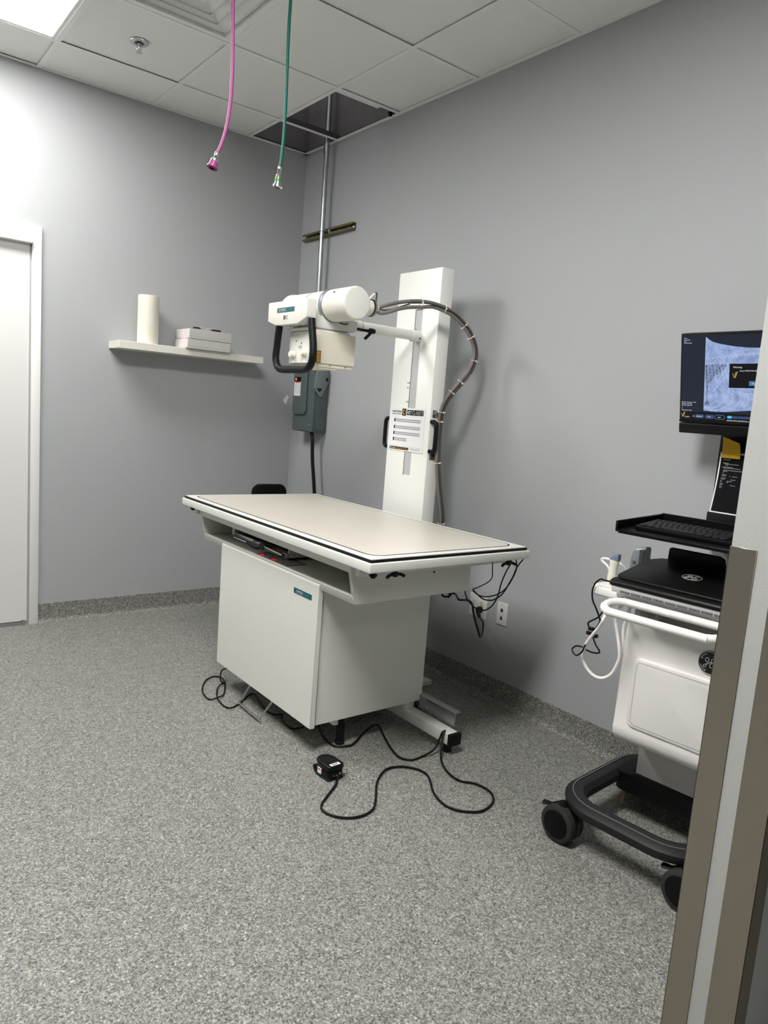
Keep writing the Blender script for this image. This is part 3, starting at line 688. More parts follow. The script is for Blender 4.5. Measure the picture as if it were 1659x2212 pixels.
obj('cord', MB().tube(bundle("-0.482,-2.164,0.653;-0.461,-2.185,0.616;-0.430,-2.190,0.608;-0.440,-2.220,0.610;-0.480,-2.280,0.608;-0.445,-2.282,0.604;-0.410,-2.278,0.593;-0.375,-2.259,0.569;-0.340,-2.236,0.526;-0.305,-2.218,0.478;-0.270,-2.207,0.427;-0.235,-2.188,0.388;-0.200,-2.162,0.372;-0.165,-2.136,0.371;-0.130,-2.107,0.383;-0.095,-2.069,0.403;-0.055,-2.005,0.408"), .0047, 10, 6), M['cable'], t)
obj('plug', MB().cyl((-.004, -1.963, .428), (-.030, -1.963, .428), .017, .015, n=20, bev=.003).tube([(-.022, -1.965, .428), (-.034, -1.972, .422), (-.046, -1.99, .412), (-.057, -2.008, .4075)], lambda u: .0125-.005*u, 10, 5), M['blackp'], t)
CAM_SCALE[0] = TABLE
obj('cord_coil', MB().tube([(-.60, -2.30, .70), (-.585, -2.33, .675), (-.60, -2.35, .655), (-.62, -2.33, .65), (-.615, -2.30, .675), (-.59, -2.29, .69), (-.575, -2.32, .665), (-.60, -2.34, .645)], .004, 8, 6), M['cable'], t)

CAM_SCALE[0] = None
# ------------------------------------------------------------------ outlets
t = thing('outlet_plate', 'double-gang white outlet plate low on the wall behind the table', 'outlet', (0, -1.942, .383))
obj('plate', MB().box((-.006, -2.003, .383), (0, -1.881, .499), .0028, 3), M['outlet'], t)
for yc in (-1.916, -1.963):
    for zc in (.457, .420):
        r_ = obj('receptacle', MB().lathe([(0, .0022), (.0145, .0022), (.0155, .001), (.0155, 0)], 24, basis((-.006, yc, zc), (0, -1, 0), (0, 0, 1))), M['outlet'], t)
        obj('slots', MB().box((-.0089, yc-.0065, zc+.001), (-.0080, yc-.0045, zc+.009)).box((-.0089, yc+.0045, zc+.001), (-.0080, yc+.0065, zc+.008)).cyl((-.0089, yc, zc-.006), (-.0080, yc, zc-.006), .0026, n=10), M['hole'], r_)
    obj('screw', MB().cyl((-.0066, yc, .4385), (-.0055, yc, .4385), .003, n=10), M['steel'], t)
t = thing('data_plate', 'white wall plate with two blue data jacks, right of the outlet', 'wall plate', (0, -2.104, .388))
obj('plate', MB().box((-.006, -2.138, .388), (0, -2.071, .499), .0028, 3), M['outlet'], t)
for zc in (.460, .421): obj('data_jack', MB().box((-.0064, -2.110, zc-.009), (-.002, -2.095, zc+.009), .0006, 1), M['bluejack'], t)
obj('screw', MB().cyl((-.0066, -2.1025, .486), (-.0055, -2.1025, .486), .0028, n=10), M['steel'], t)
obj('tiny_print', MB().box((-.0063, -2.117, .439), (-.0058, -2.106, .4405)).box((-.0063, -2.103, .439), (-.0058, -2.090, .4405)), M['greybar'], t)

# ------------------------------------------------------------------ foot pedal
t = thing('foot_pedal', 'small black foot pedal switch on the floor in front of the table', 'foot pedal', (-1.108, -2.30, 0))
mp = Matrix.Translation((-1.108, -2.302, 0)) @ Matrix.Rotation(math.radians(3), 4, 'Z')
bp = [(-.038, -.050), (.030, -.056), (.038, -.03), (.038, .035), (.024, .055), (.016, .078), (-.014, .080), (-.030, .052), (-.040, .02)]
obj('base', MB().prism(bp, 'z', 0, .008, .002, 1, mp), M['blackp'], t)
body = [(-.036, -.046), (-.026, -.054), (.022, -.056), (.034, -.044), (.036, .01), (.026, .040), (.0, .050), (-.024, .042), (-.036, .012)]
obj('body', MB().prism(body, 'z', .006, .036, .006, 3, mp), M['blackp'], t)
cv = [(p[0]*1.08, p[1]*1.06) for p in body]
obj('tread', MB().prism(cv, 'z', .037, .058, .008, 4, mp), M['blackp'], t)
lb = [(MB().box((-.024, -.050, .0581), (.018, -.034, .0586), mtx=mp), M['paper'])]
g = MB()
for k in range(7): g.box((-.017+k*.004, -.0475, .0586), (-.015+k*.004, -.0365, .0589), mtx=mp)
lb.append((g, M['ink']))
obj('tread_label', lb, None, t, smooth=0)
obj('side_label', [(MB().box((-.0385, -.006, .012), (-.0358, .016, .034), mtx=mp), M['paper']), (MB().box((-.039, -.004, .027), (-.0365, .014, .031), mtx=mp), M['red'])], None, t, smooth=0)
obj('screw', MB().cyl((-.018, -.0555, .022), (-.018, -.0585, .022), .0035, n=10).xf(mp), M['chrome'], t)
obj('screw', MB().cyl((.010, -.0555, .026), (.010, -.0595, .026), .0035, n=10).xf(mp), M['chrome'], t)
obj('strain_relief', MB().cyl((-.002, -.050, .018), (.002, -.064, .016), .009, .006, n=14).xf(mp), M['black'], t)
obj('key_ring', MB().tube([(.034, -.046, .03), (.047, -.052, .026), (.048, -.054, .014), (.034, -.05, .012)], .0012, 6, 5).xf(mp), M['cable'], t)

# ================================================================== TUBE STAND
KX0, KX1, KY0, KY1, KZ = -.280, -.205, -1.773, -1.456, 2.055
t = thing('xray_tube_stand', 'white x-ray column with tube head on a horizontal arm over the table', 'x-ray machine', (-.2425, -1.6145, 0))
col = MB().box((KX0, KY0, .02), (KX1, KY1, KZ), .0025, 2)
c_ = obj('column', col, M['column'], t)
obj('slot_strip', [(MB().box((KX0-.0006, -1.655, 1.065), (KX0+.001, -1.603, 1.868)), M['slot']), (MB().box((KX0-.0009, -1.605, 1.062), (KX0-.0002, -1.6015, 1.870)).box((KX0-.0009, -1.655, 1.8665), (KX0-.0002, -1.603, 1.870)), M['ink'])], None, c_, smooth=0)
mk = MB()
for z, w in ((1.517, .014), (1.521, .003), (1.497, .012), (1.491, .012), (1.424, .014), (1.432, .003)):
    mk.box((KX0-.0006, -1.592, z-.0012), (KX0+.0005, -1.592+w, z+.0012))
for z in (1.517, 1.424): mk.cyl((KX0-.0007, -1.596, z), (KX0+.0005, -1.596, z), .003, n=10)
for y in (-1.612, -1.650): mk.cyl((KX0-.0009, y, 1.424), (KX0-.0005, y, 1.424), .0015, n=8)
obj('height_mark', mk, M['ink'], c_)
obj('base_plate', MB().box((-.40, -1.80, 0), (-.14, -1.43, .024), .004), M['white'], t)
obj('wall_bracket', MB().box((KX1, -1.66, .50), (0, -1.57, .54), .003), M['white'], t)
for s, yf in ((-1, KY0), (1, KY1)):
    x = -.270
    hp = [(x, yf, 1.336), (x, yf+s*.022, 1.336), (x, yf+s*.034, 1.328), (x, yf+s*.038, 1.31), (x, yf+s*.038, 1.22), (x, yf+s*.034, 1.202), (x, yf+s*.022, 1.194), (x, yf, 1.194)]
    obj('grab_handle', MB().tube(hp, .0105, 10, 4), M['black'], t)
for z in (1.375, 1.172):
    obj('cable_bracket', MB().box((-.268, KY0-.003, z-.018), (-.215, KY0, z+.018), .001).box((-.225, KY0-.03, z-.018), (-.222, KY0, z+.018), .001).cyl((-.258, KY0-.003, z), (-.258, KY0-.006, z), .005, n=8), M['steel'], t)
ay, az = -1.6385, 1.742
arm = obj('arm', MB().cyl((-.72, ay, az), (KX0+.01, ay, az), .0235, n=32), M['white'], t)
obj('arm_collar', MB().cyl((-.328, ay, az-.001), (KX0-.001, ay, az-.001), .0285, n=32, bev=.002), M['white'], arm)
obj('collar_screw', MB().cyl((-.295, ay-.026, az-.012), (-.295, ay-.0295, az-.013), .0035, n=8).cyl((-.305, ay-.004, az+.027), (-.305, ay-.004, az+.031), .003, n=8), M['ink'], arm)
obj('arm_ring', MB().cyl((-.700, ay, az), (-.634, ay, az), .0265, n=32, bev=.002).cyl((-.3305, ay, az), (-.327, ay, az), .0265, n=32), M['white_tube'], arm)
obj('ring_seam', MB().cyl((-.6345, ay, az), (-.6315, ay, az), .0250, n=32), M['ink'], arm)
hx, hz, hr = -.83, 1.801, .0685
hd = obj('tube_housing', MB().cyl((hx, -1.37, hz), (hx, -1.700, hz), .0672, n=48, bev=.006), M['white_tube'], t)
obj('end_cap', MB().cyl((hx, -1.712, hz), (hx, -1.888, hz), hr, n=48, bev=.010), M['white_tube'], hd, smooth=50)
obj('housing_band', MB().cyl((hx, -1.694, hz), (hx, -1.716, hz), .0720, n=48, bev=.002), M['silver'], hd)
obj('housing_seam', MB().cyl((hx, -1.573, hz), (hx, -1.5755, hz), .0682, n=48), M['hvdark'], hd)
obj('cap_screw', MB().cyl((hx-.056, -1.795, hz+.0405), (hx-.0595, -1.795, hz+.0430), .0028, n=8), M['ink'], hd)
obj('left_cap', MB().cyl((hx, -1.372, hz), (hx, -1.395, hz), .0705, n=48, bev=.004), M['white_tube'], hd)
hn = obj('cable_socket', MB().cyl((-.775, -1.79, 1.800), (-.690, -1.795, 1.806), .0335, n=32, bev=.002), M['white_tube'], hd)
obj('socket_ring', MB().cyl((-.6935, -1.795, 1.806), (-.681, -1.7955, 1.807), .0365, n=32, bev=.002), M['steel'], hn)
obj('socket_seal', MB().cyl((-.697, -1.795, 1.806), (-.6925, -1.7952, 1.806), .0370, n=32), M['black'], hn)
obj('cable_nut', MB().cyl((-.682, -1.795, 1.807), (-.658, -1.797, 1.808), .021, .016, n=24, bev=.002), M['probe'], hn)
obj('switch_lead', [(MB().cyl((-.712, -1.80, 1.838), (-.682, -1.80, 1.868), .0055, n=12), M['white']), (MB().tube([(-.684, -1.80, 1.866), (-.676, -1.80, 1.873), (-.670, -1.80, 1.865), (-.672, -1.80, 1.835), (-.662, -1.805, 1.815), (-.645, -1.81, 1.805), (-.60, -1.82, 1.812), (-.56, -1.835, 1.83), (-.516, -1.843, 1.848)], .0035, 8, 6), M['hvdark'])], None, hn)
# cradle between housing and collimator
cr = MB().prism([(-.935, 1.700), (-.935, 1.735), (-.905, 1.752), (-.70, 1.752), (-.70, 1.712), (-.72, 1.700)], 'y', -1.712, -1.555, .003, 2)
obj('cradle', cr, M['white'], hd)
obj('cradle_clip', MB().tube([(-.80, -1.70, 1.737), (-.79, -1.715, 1.733), (-.765, -1.718, 1.731), (-.75, -1.71, 1.738)], .003, 6, 4), M['hvdark'], hd)
lv = obj('lock_lever', MB().cyl((-.690, -1.700, 1.722), (-.612, -1.690, 1.722), .0065, n=12).cyl((-.625, -1.705, 1.722), (-.597, -1.700, 1.722), .0125, n=16, bev=.003).tube([(-.612, -1.70, 1.722), (-.635, -1.715, 1.703), (-.660, -1.722, 1.683)], .0085, 10, 3, flat=.7), M['black'], t)
# control box
bx0, bx1 = -1.002, -.955
op = [(-1.447, 1.805), (-1.775, 1.805), (-1.775, 1.729), (-1.762, 1.722), (-1.700, 1.703), (-1.520, 1.703), (-1.447, 1.724)]
cb = obj('control_box', MB().prism(op, 'x', bx0, bx1, .004, 3), M['white_tube'], t)
obj('mount_plate', MB().box((-.958, -1.66, 1.72), (-.895, -1.50, 1.80), .003), M['white'], cb)
nm = obj('nameplate', MB().prism([(-1.530, 1.757), (-1.530, 1.7765), (-1.6745, 1.7765), (-1.6745, 1.757)], 'x', bx0-.0012, bx0+.001), M['teal'], cb)
obj('lettering', [(MB().text('AMERI', .018, basis((bx0-.0015, -1.542, 1.7605), (0, -1, .004), (0, 0, 1)), width=.062), M['silverink']), (MB().text('COMP', .018, basis((bx0-.0015, -1.606, 1.7605), (0, -1, .004), (0, 0, 1)), width=.058), M['greenink'])], None, nm, smooth=0)
obj('angle_window', [(MB().box((bx0-.0006, -1.622, 1.7255), (bx0+.001, -1.587, 1.7435)), M['slot']), (MB().box((bx0-.0010, -1.597, 1.7255), (bx0-.0004, -1.589, 1.7435)), M['ink']), (MB().box((bx0-.0010, -1.612, 1.727), (bx0-.0004, -1.600, 1.742)), M['silver'])], None, cb, smooth=0)
obj('box_screw', MB().cyl((bx0+.03, -1.60, 1.704), (bx0+.03, -1.60, 1.698), .004, n=8).cyl((bx0+.03, -1.68, 1.706), (bx0+.03, -1.68, 1.699), .005, n=8), M['steel'], cb)
hxx = -.985
hp = [(hxx, -1.527, 1.712), (hxx, -1.521, 1.68), (hxx, -1.512, 1.62), (hxx-.002, -1.510, 1.575), (hxx-.002, -1.518, 1.545), (hxx-.002, -1.54, 1.524), (hxx-.002, -1.575, 1.516), (hxx-.002, -1.67, 1.516), (hxx-.002, -1.755, 1.516), (hxx-.002, -1.79, 1.524), (hxx-.002, -1.811, 1.545), (hxx-.002, -1.818, 1.575), (hxx, -1.812, 1.62), (hxx, -1.797, 1.68), (hxx, -1.788, 1.722)]
obj('steering_handle', MB().tube(hp, .0158, 16, 5), M['black'], cb)
# collimator
cl = obj('collimator', MB().box((-.940, -1.730, 1.552), (-.715, -1.548, 1.685), .002, 1), M['beige'], t)
obj('top_flange', MB().box((-.965, -1.715, 1.684), (-.735, -1.56, 1.694), .001, 1).box((-.915, -1.70, 1.692), (-.75, -1.575, 1.703), .001, 1), M['white'], cl)
obj('lower_skirt', MB().box((-.932, -1.724, 1.537), (-.722, -1.554, 1.554), .001, 1).box((-.925, -1.72, 1.529), (-.80, -1.56, 1.538), .001, 1), M['beige'], cl)
fp = obj('dial_panel', MB().box((-.944, -1.724, 1.548), (-.938, -1.552, 1.682), .001, 1), M['white_tube'], cl)
for y, z, r in ((-1.592, 1.584, .0135), (-1.684, 1.588, .0125)):
    obj('dial', MB().lathe([(0, .022), (r-.002, .022), (r, .020), (r, .008), (r+.0035, .006), (r+.0035, 0), (0, 0)], 24, basis((-.944, y, z), (0, -1, 0), (0, 0, 1)) @ Matrix.Rotation(0, 4, 'X')), M['probe'], fp)
obj('toggle', MB().cyl((-.944, -1.651, 1.617), (-.952, -1.651, 1.617), .006, n=12).cyl((-.95, -1.651, 1.617), (-.960, -1.651, 1.612), .0028, n=8), M['chrome'], fp)
tk = MB()
for k in range(9):
    a = -.6+k*.3
    tk.box((-.9446, -1.592-.021*math.cos(a)-.001, 1.584+.021*math.sin(a)-.001), (-.9438, -1.592-.021*math.cos(a)+.001, 1.584+.021*math.sin(a)+.001))
tk.box((-.9446, -1.655, 1.628), (-.9438, -1.649, 1.636)); tk.box((-.9446, -1.609, 1.639), (-.9438, -1.604, 1.646))
obj('dial_mark', tk, M['ink'], fp)
wl = [(MB().box((-.916, -1.7312, 1.553), (-.893, -1.7295, 1.603)), M['ink']), (MB().box((-.913, -1.7316, 1.556), (-.896, -1.7311, 1.600)), M['gold'])]
g = MB()
for k in range(4): g.box((-.9105+k*.0035, -1.732, 1.562), (-.9090+k*.0035, -1.7315, 1.594))
wl.append((g, M['strut']))
obj('caution_label', wl, None, cl, smooth=0)
obj('skirt_screw', MB().cyl((-.905, -1.7235, 1.545), (-.905, -1.7255, 1.545), .0025, n=8).cyl((-.84, -1.7235, 1.545), (-.84, -1.7255, 1.545), .0025, n=8).cyl((-.76, -1.7235, 1.545), (-.76, -1.7255, 1.545), .0025, n=8), M['hvdark'], cl)
# high tension cables
HV = [(-.662,-1.797,1.808),(-.633,-1.805,1.821),(-.578,-1.825,1.838),(-.516,-1.840,1.850),(-.458,-1.850,1.858),(-.398,-1.860,1.858),(-.335,-1.870,1.848),(-.279,-1.880,1.829),(-.222,-1.890,1.790),(-.180,-1.900,1.743),(-.149,-1.900,1.689),(-.148,-1.900,1.635),(-.167,-1.890,1.578),(-.203,-1.880,1.529),(-.236,-1.862,1.480),(-.252,-1.840,1.435),(-.252,-1.820,1.390),(-.243,-1.803,1.342),(-.240,-1.800,1.253),(-.232,-1.800,1.142),(-.212,-1.800,1.029),(-.172,-1.800,.844),(-.172,-1.745,.74),(-.168,-1.62,.55),(-.168,-1.56,.3),(-.168,-1.55,.03)]
def off(P, a, b_):
    out = []
    for i, p in enumerate(P):
        q = Vector(P[min(i+1, len(P)-1)])-Vector(P[max(i-1, 0)]); q.normalize()
        n1 = q.cross(Vector((0, 1, 0))).normalized(); n2 = q.cross(n1)
        k = min(1, i/3); out.append(tuple(Vector(p)+n1*a*k+n2*b_*k))
    return out
H1 = off(HV, .0085, 0); H2 = [(-.660, -1.797, 1.800), (-.651, -1.81, 1.790), (-.621, -1.83, 1.798), (-.580, -1.845, 1.816), (-.524, -1.85, 1.831), (-.458, -1.855, 1.8405)]+off(HV, -.0085, .002)[5:]
h1 = obj('high_tension_cable', MB().tube(H1, .0082, 12, 6), M['hvcable'], t)
h2 = obj('high_tension_cable', MB().tube(H2, .0082, 12, 6), M['hvcable'], t)
obj('high_tension_cable', MB().tube(off(HV, .001, .0125)[3:], .0040, 8, 6), M['hvdark'], t, label='thinner dark grey cable')
def tie(i, k=.0205):
    p = Vector(HV[i]); q = (Vector(HV[i+1])-Vector(HV[i-1])).normalized()
    n1 = q.cross(Vector((0, 1, 0))).normalized(); n2 = q.cross(n1)
    ring = [p+n1*k*math.cos(a)+n2*.0145*math.sin(a) for a in [2*PI*j/14 for j in range(14)]]
    hdp = p-n2*.015 if n2.y > 0 else p+n2*.015
    obj('cable_tie', MB().tube(ring, .0016, 6, 2, closed=True).box(tuple(hdp-Vector((.004, .003, .004))), tuple(hdp+Vector((.004, .003, .004))), .001), M['probe'], h1)
for i in (4, 6, 8, 9, 11, 13, 14, 16, 17, 19, 21): tie(i)
obj('cable_label', MB().tube(H1[12:14], .0088, 12, 4), M['paper'], h1)

# instruction sheet on the column
t = thing('instruction_sheet', 'white printed instruction sheet in clear sleeve on the front of the column', 'sign', (KX0-.002, -1.606, 1.18))
sx = KX0-.0035
obj('sheet', MB().box((sx, -1.738, 1.18), (sx+.0025, -1.473, 1.395)), M['paper'], t)
def SP(u, v): return (-1.473-.265*u, 1.395-.215*v)
def srect(mb, u0, v0, u1, v1, d=.0004):
    a = SP(u0, v0); b = SP(u1, v1)
    mb.box((sx-d, b[0], b[1]), (sx-d+.0004, a[0], a[1]))
ik = MB(); gb = MB(); gd = MB()
srect(ik, .34, .02, .455, .185); srect(ik, .475, .045, .955, .165)
gd.prism([(SP(.395, .1)[0]+.010*math.cos(a), SP(.395, .1)[1]+.014*math.sin(a)) for a in [2*PI*k/20 for k in range(20)]], 'x', sx-.0009, sx-.0004)
gd2 = MB().prism([(SP(.405, .1)[0]+.006*math.cos(a), SP(.405, .1)[1]+.009*math.sin(a)) for a in [2*PI*k/20 for k in range(20)]], 'x', sx-.0012, sx-.0009)
for r, w in ((.26, .80), (.42, .80), (.56, .80), (.70, .40)):
    srect(ik, .115, r, .150, r+.075)
    srect(gb, .16, r+.004, .16+.73*w/.80, r+.030); srect(gb, .16, r+.045, .16+.73*w/.80, r+.071)
    srect(gb, .12, r-.022, .19, r-.014)
srect(gb, .02, .895, .97, .899)
srect(ik, .03, .915, .60, .975)
for k in range(3): srect(gb, .64, .92+k*.016, .93, .926+k*.016)
def stext(mb, s, size, u, v, w): mb.text(s, size, basis((sx-.0009, SP(u, v)[0], SP(u, v)[1]), (0, -1, 0), (0, 0, 1)), width=w)
kt = MB(); wt = MB(); gt = MB()
stext(kt, 'Small Animal', .016, .045, .115, .074); stext(kt, 'Radiographic Technique Chart', .007, .045, .160, .074)
stext(wt, 'VET', .024, .485, .145, .036); stext(wt, 'CLARITY', .026, .635, .147, .082); stext(wt, 'CLARITY', .026, .638, .147, .082)
stext(wt, 'Put your', .013, .045, .963, .045); stext(gt, 'companion in focus', .013, .235, .963, .093)
obj('print', [(ik, M['ink']), (gb, M['greybar']), (gd, M['gold']), (gd2, M['wood']), (kt, M['ink']), (wt, M['paper']), (gt, M['gold'])], None, t, smooth=0)

# ================================================================== ULTRASOUND CART
CO = (-.46, -3.243, 0); CR = math.radians(-85)
t = thing('ultrasound_cart', 'white wheeled ultrasound cart with black base beside the right-hand pillar', 'cart', CO, CR)
CM = WM[t]
pth = rrect(-.222, -.198, .222, .335, .125, 8)
prof = [(-.034, .124), (-.040, .135), (-.037, .150), (-.022, .166), (-.010, .169), (.022, .163), (.036, .152), (.036, .140), (.028, .124)]
bs = MB().sweep([(x, y, 0) for x, y in pth], prof)
obj('base_frame', bs, M['cartbase'], t, local=True, smooth=30)
obj('base_edge_highlight', MB().sweep([(x, y, 0) for x, y in rrect(-.2335, -.2095, .2335, .3465, .136, 8)], [(-.0012, .1655), (-.0012, .1685), (.0012, .1690), (.0012, .1655)]), M['silver'], t, local=True, smooth=30)  # highlight along the frame edge, drawn as a thin silver strip
obj('deck', MB().prism(rrect(-.205, .112, .205, .33, .03, 5), 'z', .098, .166, .004, 2).box((-.145, .118, .160), (.145, .30, .172), .004), M['cartdeck'], t, local=True)
obj('column', MB().box((-.137, .134, .168), (.137, .30, .345), .004, 2), M['cartneck'], t, local=True)
# body with a front that swells at the foot and leans back over the top
bprof = [(.020, .320), (.002, .340), (-.004, .365), (.0, .40), (.004, .56), (.008, .70), (.016, .735), (.032, .748), (.28, .760), (.28, .320)]
obj('body', MB().prism(bprof, 'x', -.178, .178, .010, 3), M['cart'], t, local=True, smooth=35)
obj('upper_cowl', MB().prism([(.03, .742), (.075, .775), (.10, .828), (.27, .828), (.27, .742)], 'x', -.150, .150, .006, 2), M['cartgrey'], t, local=True)
rec = MB()
for r in range(1):
    o_ = rrect(-.128, .386, .150, .628, .026, 6); i_ = rrect(-.116, .398, .138, .616, .018, 6)
    va = [rec.bm.verts.new((x, .0052-.004*(z-.386)/.24*-1-.0065, z)) for x, z in o_]; vb = [rec.bm.verts.new((x, -.0032, z)) for x, z in i_]
    n_ = len(va)
    for k in range(n_): rec.bm.faces.new((va[k], va[(k+1) % n_], vb[(k+1) % n_], vb[k]))
    rec.bm.faces.new(vb)
fp = MB().prism(rrect(-.128, .386, .150, .628, .026, 6), 'y', -.0075, .012, .006, 3)
rec.bm.free()
fpo = obj('front_panel', fp, M['cart'], t, local=True)
obj('panel_groove', MB().sweep([(x, -.0075, z) for x, z in rrect(-.114, .399, .136, .614, .016, 6)], [(-.0006, -.0006), (-.0006, .0006), (.0006, .0006), (.0006, -.0006)], up=(0, 1, 0)), M['cartgrey'], fpo, local=True)
bd = obj('badge', [(MB().lathe([(0, .0055), (.0355, .0055), (.0370, .003), (.0370, 0)], 40, basis((.113, .006, .680), (1, 0, 0), (0, 0, 1))), M['badgeblack']), (MB().lathe([(.0335, .0052), (.0345, .0068), (.0362, .0052)], 40, basis((.113, .006, .680), (1, 0, 0), (0, 0, 1))), M['badge'])], None, t, local=True)
sc = MB()
def BD(u, v): return (.113+u, -.0010, .680+v)
def curl(pts, r=.0016): sc.tube([BD(u, v) for u, v in pts], r, 6, 5)
for k in range(4):
    a0 = PI/2*k+.35
    curl([(.0288*math.cos(a0+.12*j), .0288*math.sin(a0+.12*j)) for j in range(8)]+[(.025*math.cos(a0+.84), .025*math.sin(a0+.84)), (.0255*math.cos(a0+.7), .0255*math.sin(a0+.7))], .0013)
curl([(-.003, .012), (-.008, .0155), (-.0135, .011), (-.0125, .004), (-.007, .003), (-.003, .009), (-.0045, .013)])
curl([(-.003, .012), (-.006, .001), (-.010, -.012), (-.0155, -.0165), (-.018, -.012), (-.013, -.007), (-.004, -.002), (.002, .003)])
curl([(.013, .010), (.009, .015), (.004, .011), (.006, .004), (.011, .002), (.005, .0), (.001, -.007), (.004, -.013), (.010, -.012), (.013, -.007)])
curl([(.001, .003), (.006, .004), (.012, .006), (.018, .012)], .0013)
obj('monogram', sc, M['badge'], bd, local=True)
# push handle: a flat loop that drops a little towards the front
hl = rrect(-.170, -.200, .205, -.096, .051, 8)
obj('push_handle', MB().tube([(x, y, .824+(y+.098)*.17) for x, y in hl], .0135, 12, 2, closed=True, flat=.95), M['cart'], t, local=True)
obj('top_tray', MB().box((-.178, -.086, .828), (.178, .24, .850), .008, 3), M['cart'], t, local=True)
obj('handle_bracket', MB().box((-.125, -.05, .76), (-.105, .03, .806), .004).box((-.09, .02, .76), (-.075, .05, .806), .004), M['cartgrey'], t, local=True)
obj('probe_holder', MB().prism(rrect(-.322, -.012, -.17, .11, .035, 6), 'z', .800, .832, .008, 3), M['cart'], t, local=True)
# casters, swivelled so that their wheels roll along the wall
def caster(x, y, lab):
    c = obj('caster', MB().cyl((x, y, .100), (x, y, .128), .020, n=20).tube([(x, y-.045, .066), (x, y-.042, .092), (x, y-.018, .112), (x, y+.016, .113), (x, y+.040, .098)], .0135, 10, 5, flat=1.25), M['cartdeck'], t)
    for s in (-1, 1):
        w = obj('wheel', MB().lathe([(.0470, .0135), (.0500, .0150), (.0560, .0150), (.0625, .0105), (.0625, -.0105), (.0560, -.0150), (.047, -.0150)], 36, Matrix.Translation((x+s*.0205, y, .0627)) @ Matrix.Rotation(PI/2, 4, 'Y')), M['tyre'], c)
        obj('hub', MB().lathe([(0, .0150), (.046, .0150), (.0480, .0135), (.0480, -.0135), (.046, -.0150), (0, -.0150)], 36, Matrix.Translation((x+s*.0205, y, .0627)) @ Matrix.Rotation(PI/2, 4, 'Y')), M['hub'], w)
    obj('brake_tab', MB().tube([(x-.004, y+.03, .105), (x-.006, y+.052, .103), (x-.010, y+.075, .100)], lambda u: .010+.004*u, 8, 4, flat=.5), M['cartdeck'], c)
for lx, ly in ((-.212, -.191), (.212, -.194), (-.212, .325), (.212, .325)):
    p = CM @ Vector((lx, ly, 0)); caster(p.x, p.y, '')
obj('pedal_knob', MB().tube([(-.176, .142, .098), (-.180, .150, .07), (-.186, .155, .055), (-.190, .16, .035)], lambda u: .006+.009*u, 10, 5), M['amber'], t, local=True)

# portable scanner lying closed on the cart
LM = CM @ basis((0, -.100, .902), (1, 0, 0), (0, .26, .045))
t = thing('ultrasound_scanner', 'closed black portable ultrasound scanner on top of the white cart', 'ultrasound scanner', (-.40, -3.243, .82), CR)
obj('lid', MB().prism([(-.165, 0.002), (.165, .002), (.183, .02), (.183, .215), (.150, .255), (.10, .268), (-.10, .268), (-.150, .255), (-.183, .215), (-.183, .02)], 'z', -.016, 0, .005, 3, LM), M['lid'], t, smooth=30)
obj('front_roll', MB().prism([(-.004, -.008), (-.015, -.010), (-.022, -.017), (-.022, -.025), (-.014, -.030), (.02, -.030), (.02, -.010)], 'x', -.188, .188, .004, 3, LM), M['lid'], t, smooth=40)
bsx = obj('base', MB().box((-.182, -.019, -.049), (.182, .25, -.027), .003, 2, LM), M['strip'], t)
vt = MB()
k = 0; x = -.150
while x < .172:
    if k % 11 != 10: vt.box((x, -.0196, -.046), (x+.0016, -.018, -.038), mtx=LM)
    x += .0034; k += 1
obj('vent', vt, M['hole'], bsx, smooth=0)
obj('carry_handle', MB().prism([(-.136, -.02), (-.130, .036), (-.122, .040), (.040, .040), (.056, .032), (.066, -.02)], 'y', .258, .272, .004, 2, LM), M['lid'], t)
lg = MB()
LB = LM @ Matrix.Translation((.012, .130, .0006))
def ring(mb, rx, ry, r): mb.tube([LB @ Vector((rx*math.cos(a), ry*math.sin(a), 0)) for a in [2*PI*j/28 for j in range(28)]], r, 6, 1, closed=True)
ring(lg, .030, .024, .0014)
def lc(pts, r=.0017): lg.tube([LB @ Vector((u*.95, v*.8, 0)) for u, v in pts], r, 6, 5)
lc([(-.004, .016), (-.011, .020), (-.018, .014), (-.016, .006), (-.009, .006), (-.004, .013), (-.008, -.010), (-.018, -.018), (-.022, -.012), (-.014, -.006), (.002, .004)])
lc([(.018, .014), (.012, .020), (.006, .014), (.008, .006), (.014, .003), (.006, .0), (.002, -.010), (.008, -.017), (.016, -.012), (.020, -.006)])
obj('lid_emblem', lg, M['badge'], t)

t = thing('connector_block', 'silver-grey connector block standing at the left rear of the black scanner', 'connector', tuple(CM @ Vector((-.25, .20, .84))), CR)
obj('shell', MB().prism([(-.285+.012, .842), (-.275, .905), (-.270, .945), (-.258, .958), (-.215, .970), (-.213, .842)], 'y', .165, .205, .010, 3, CM), M['silver'], t)
obj('side_plate', MB().box((-.240, .162, .870), (-.222, .166, .955), .001, 1, CM).box((-.262, .1630, .90), (-.250, .1655, .912), .001, 1, CM), M['hvdark'], t)

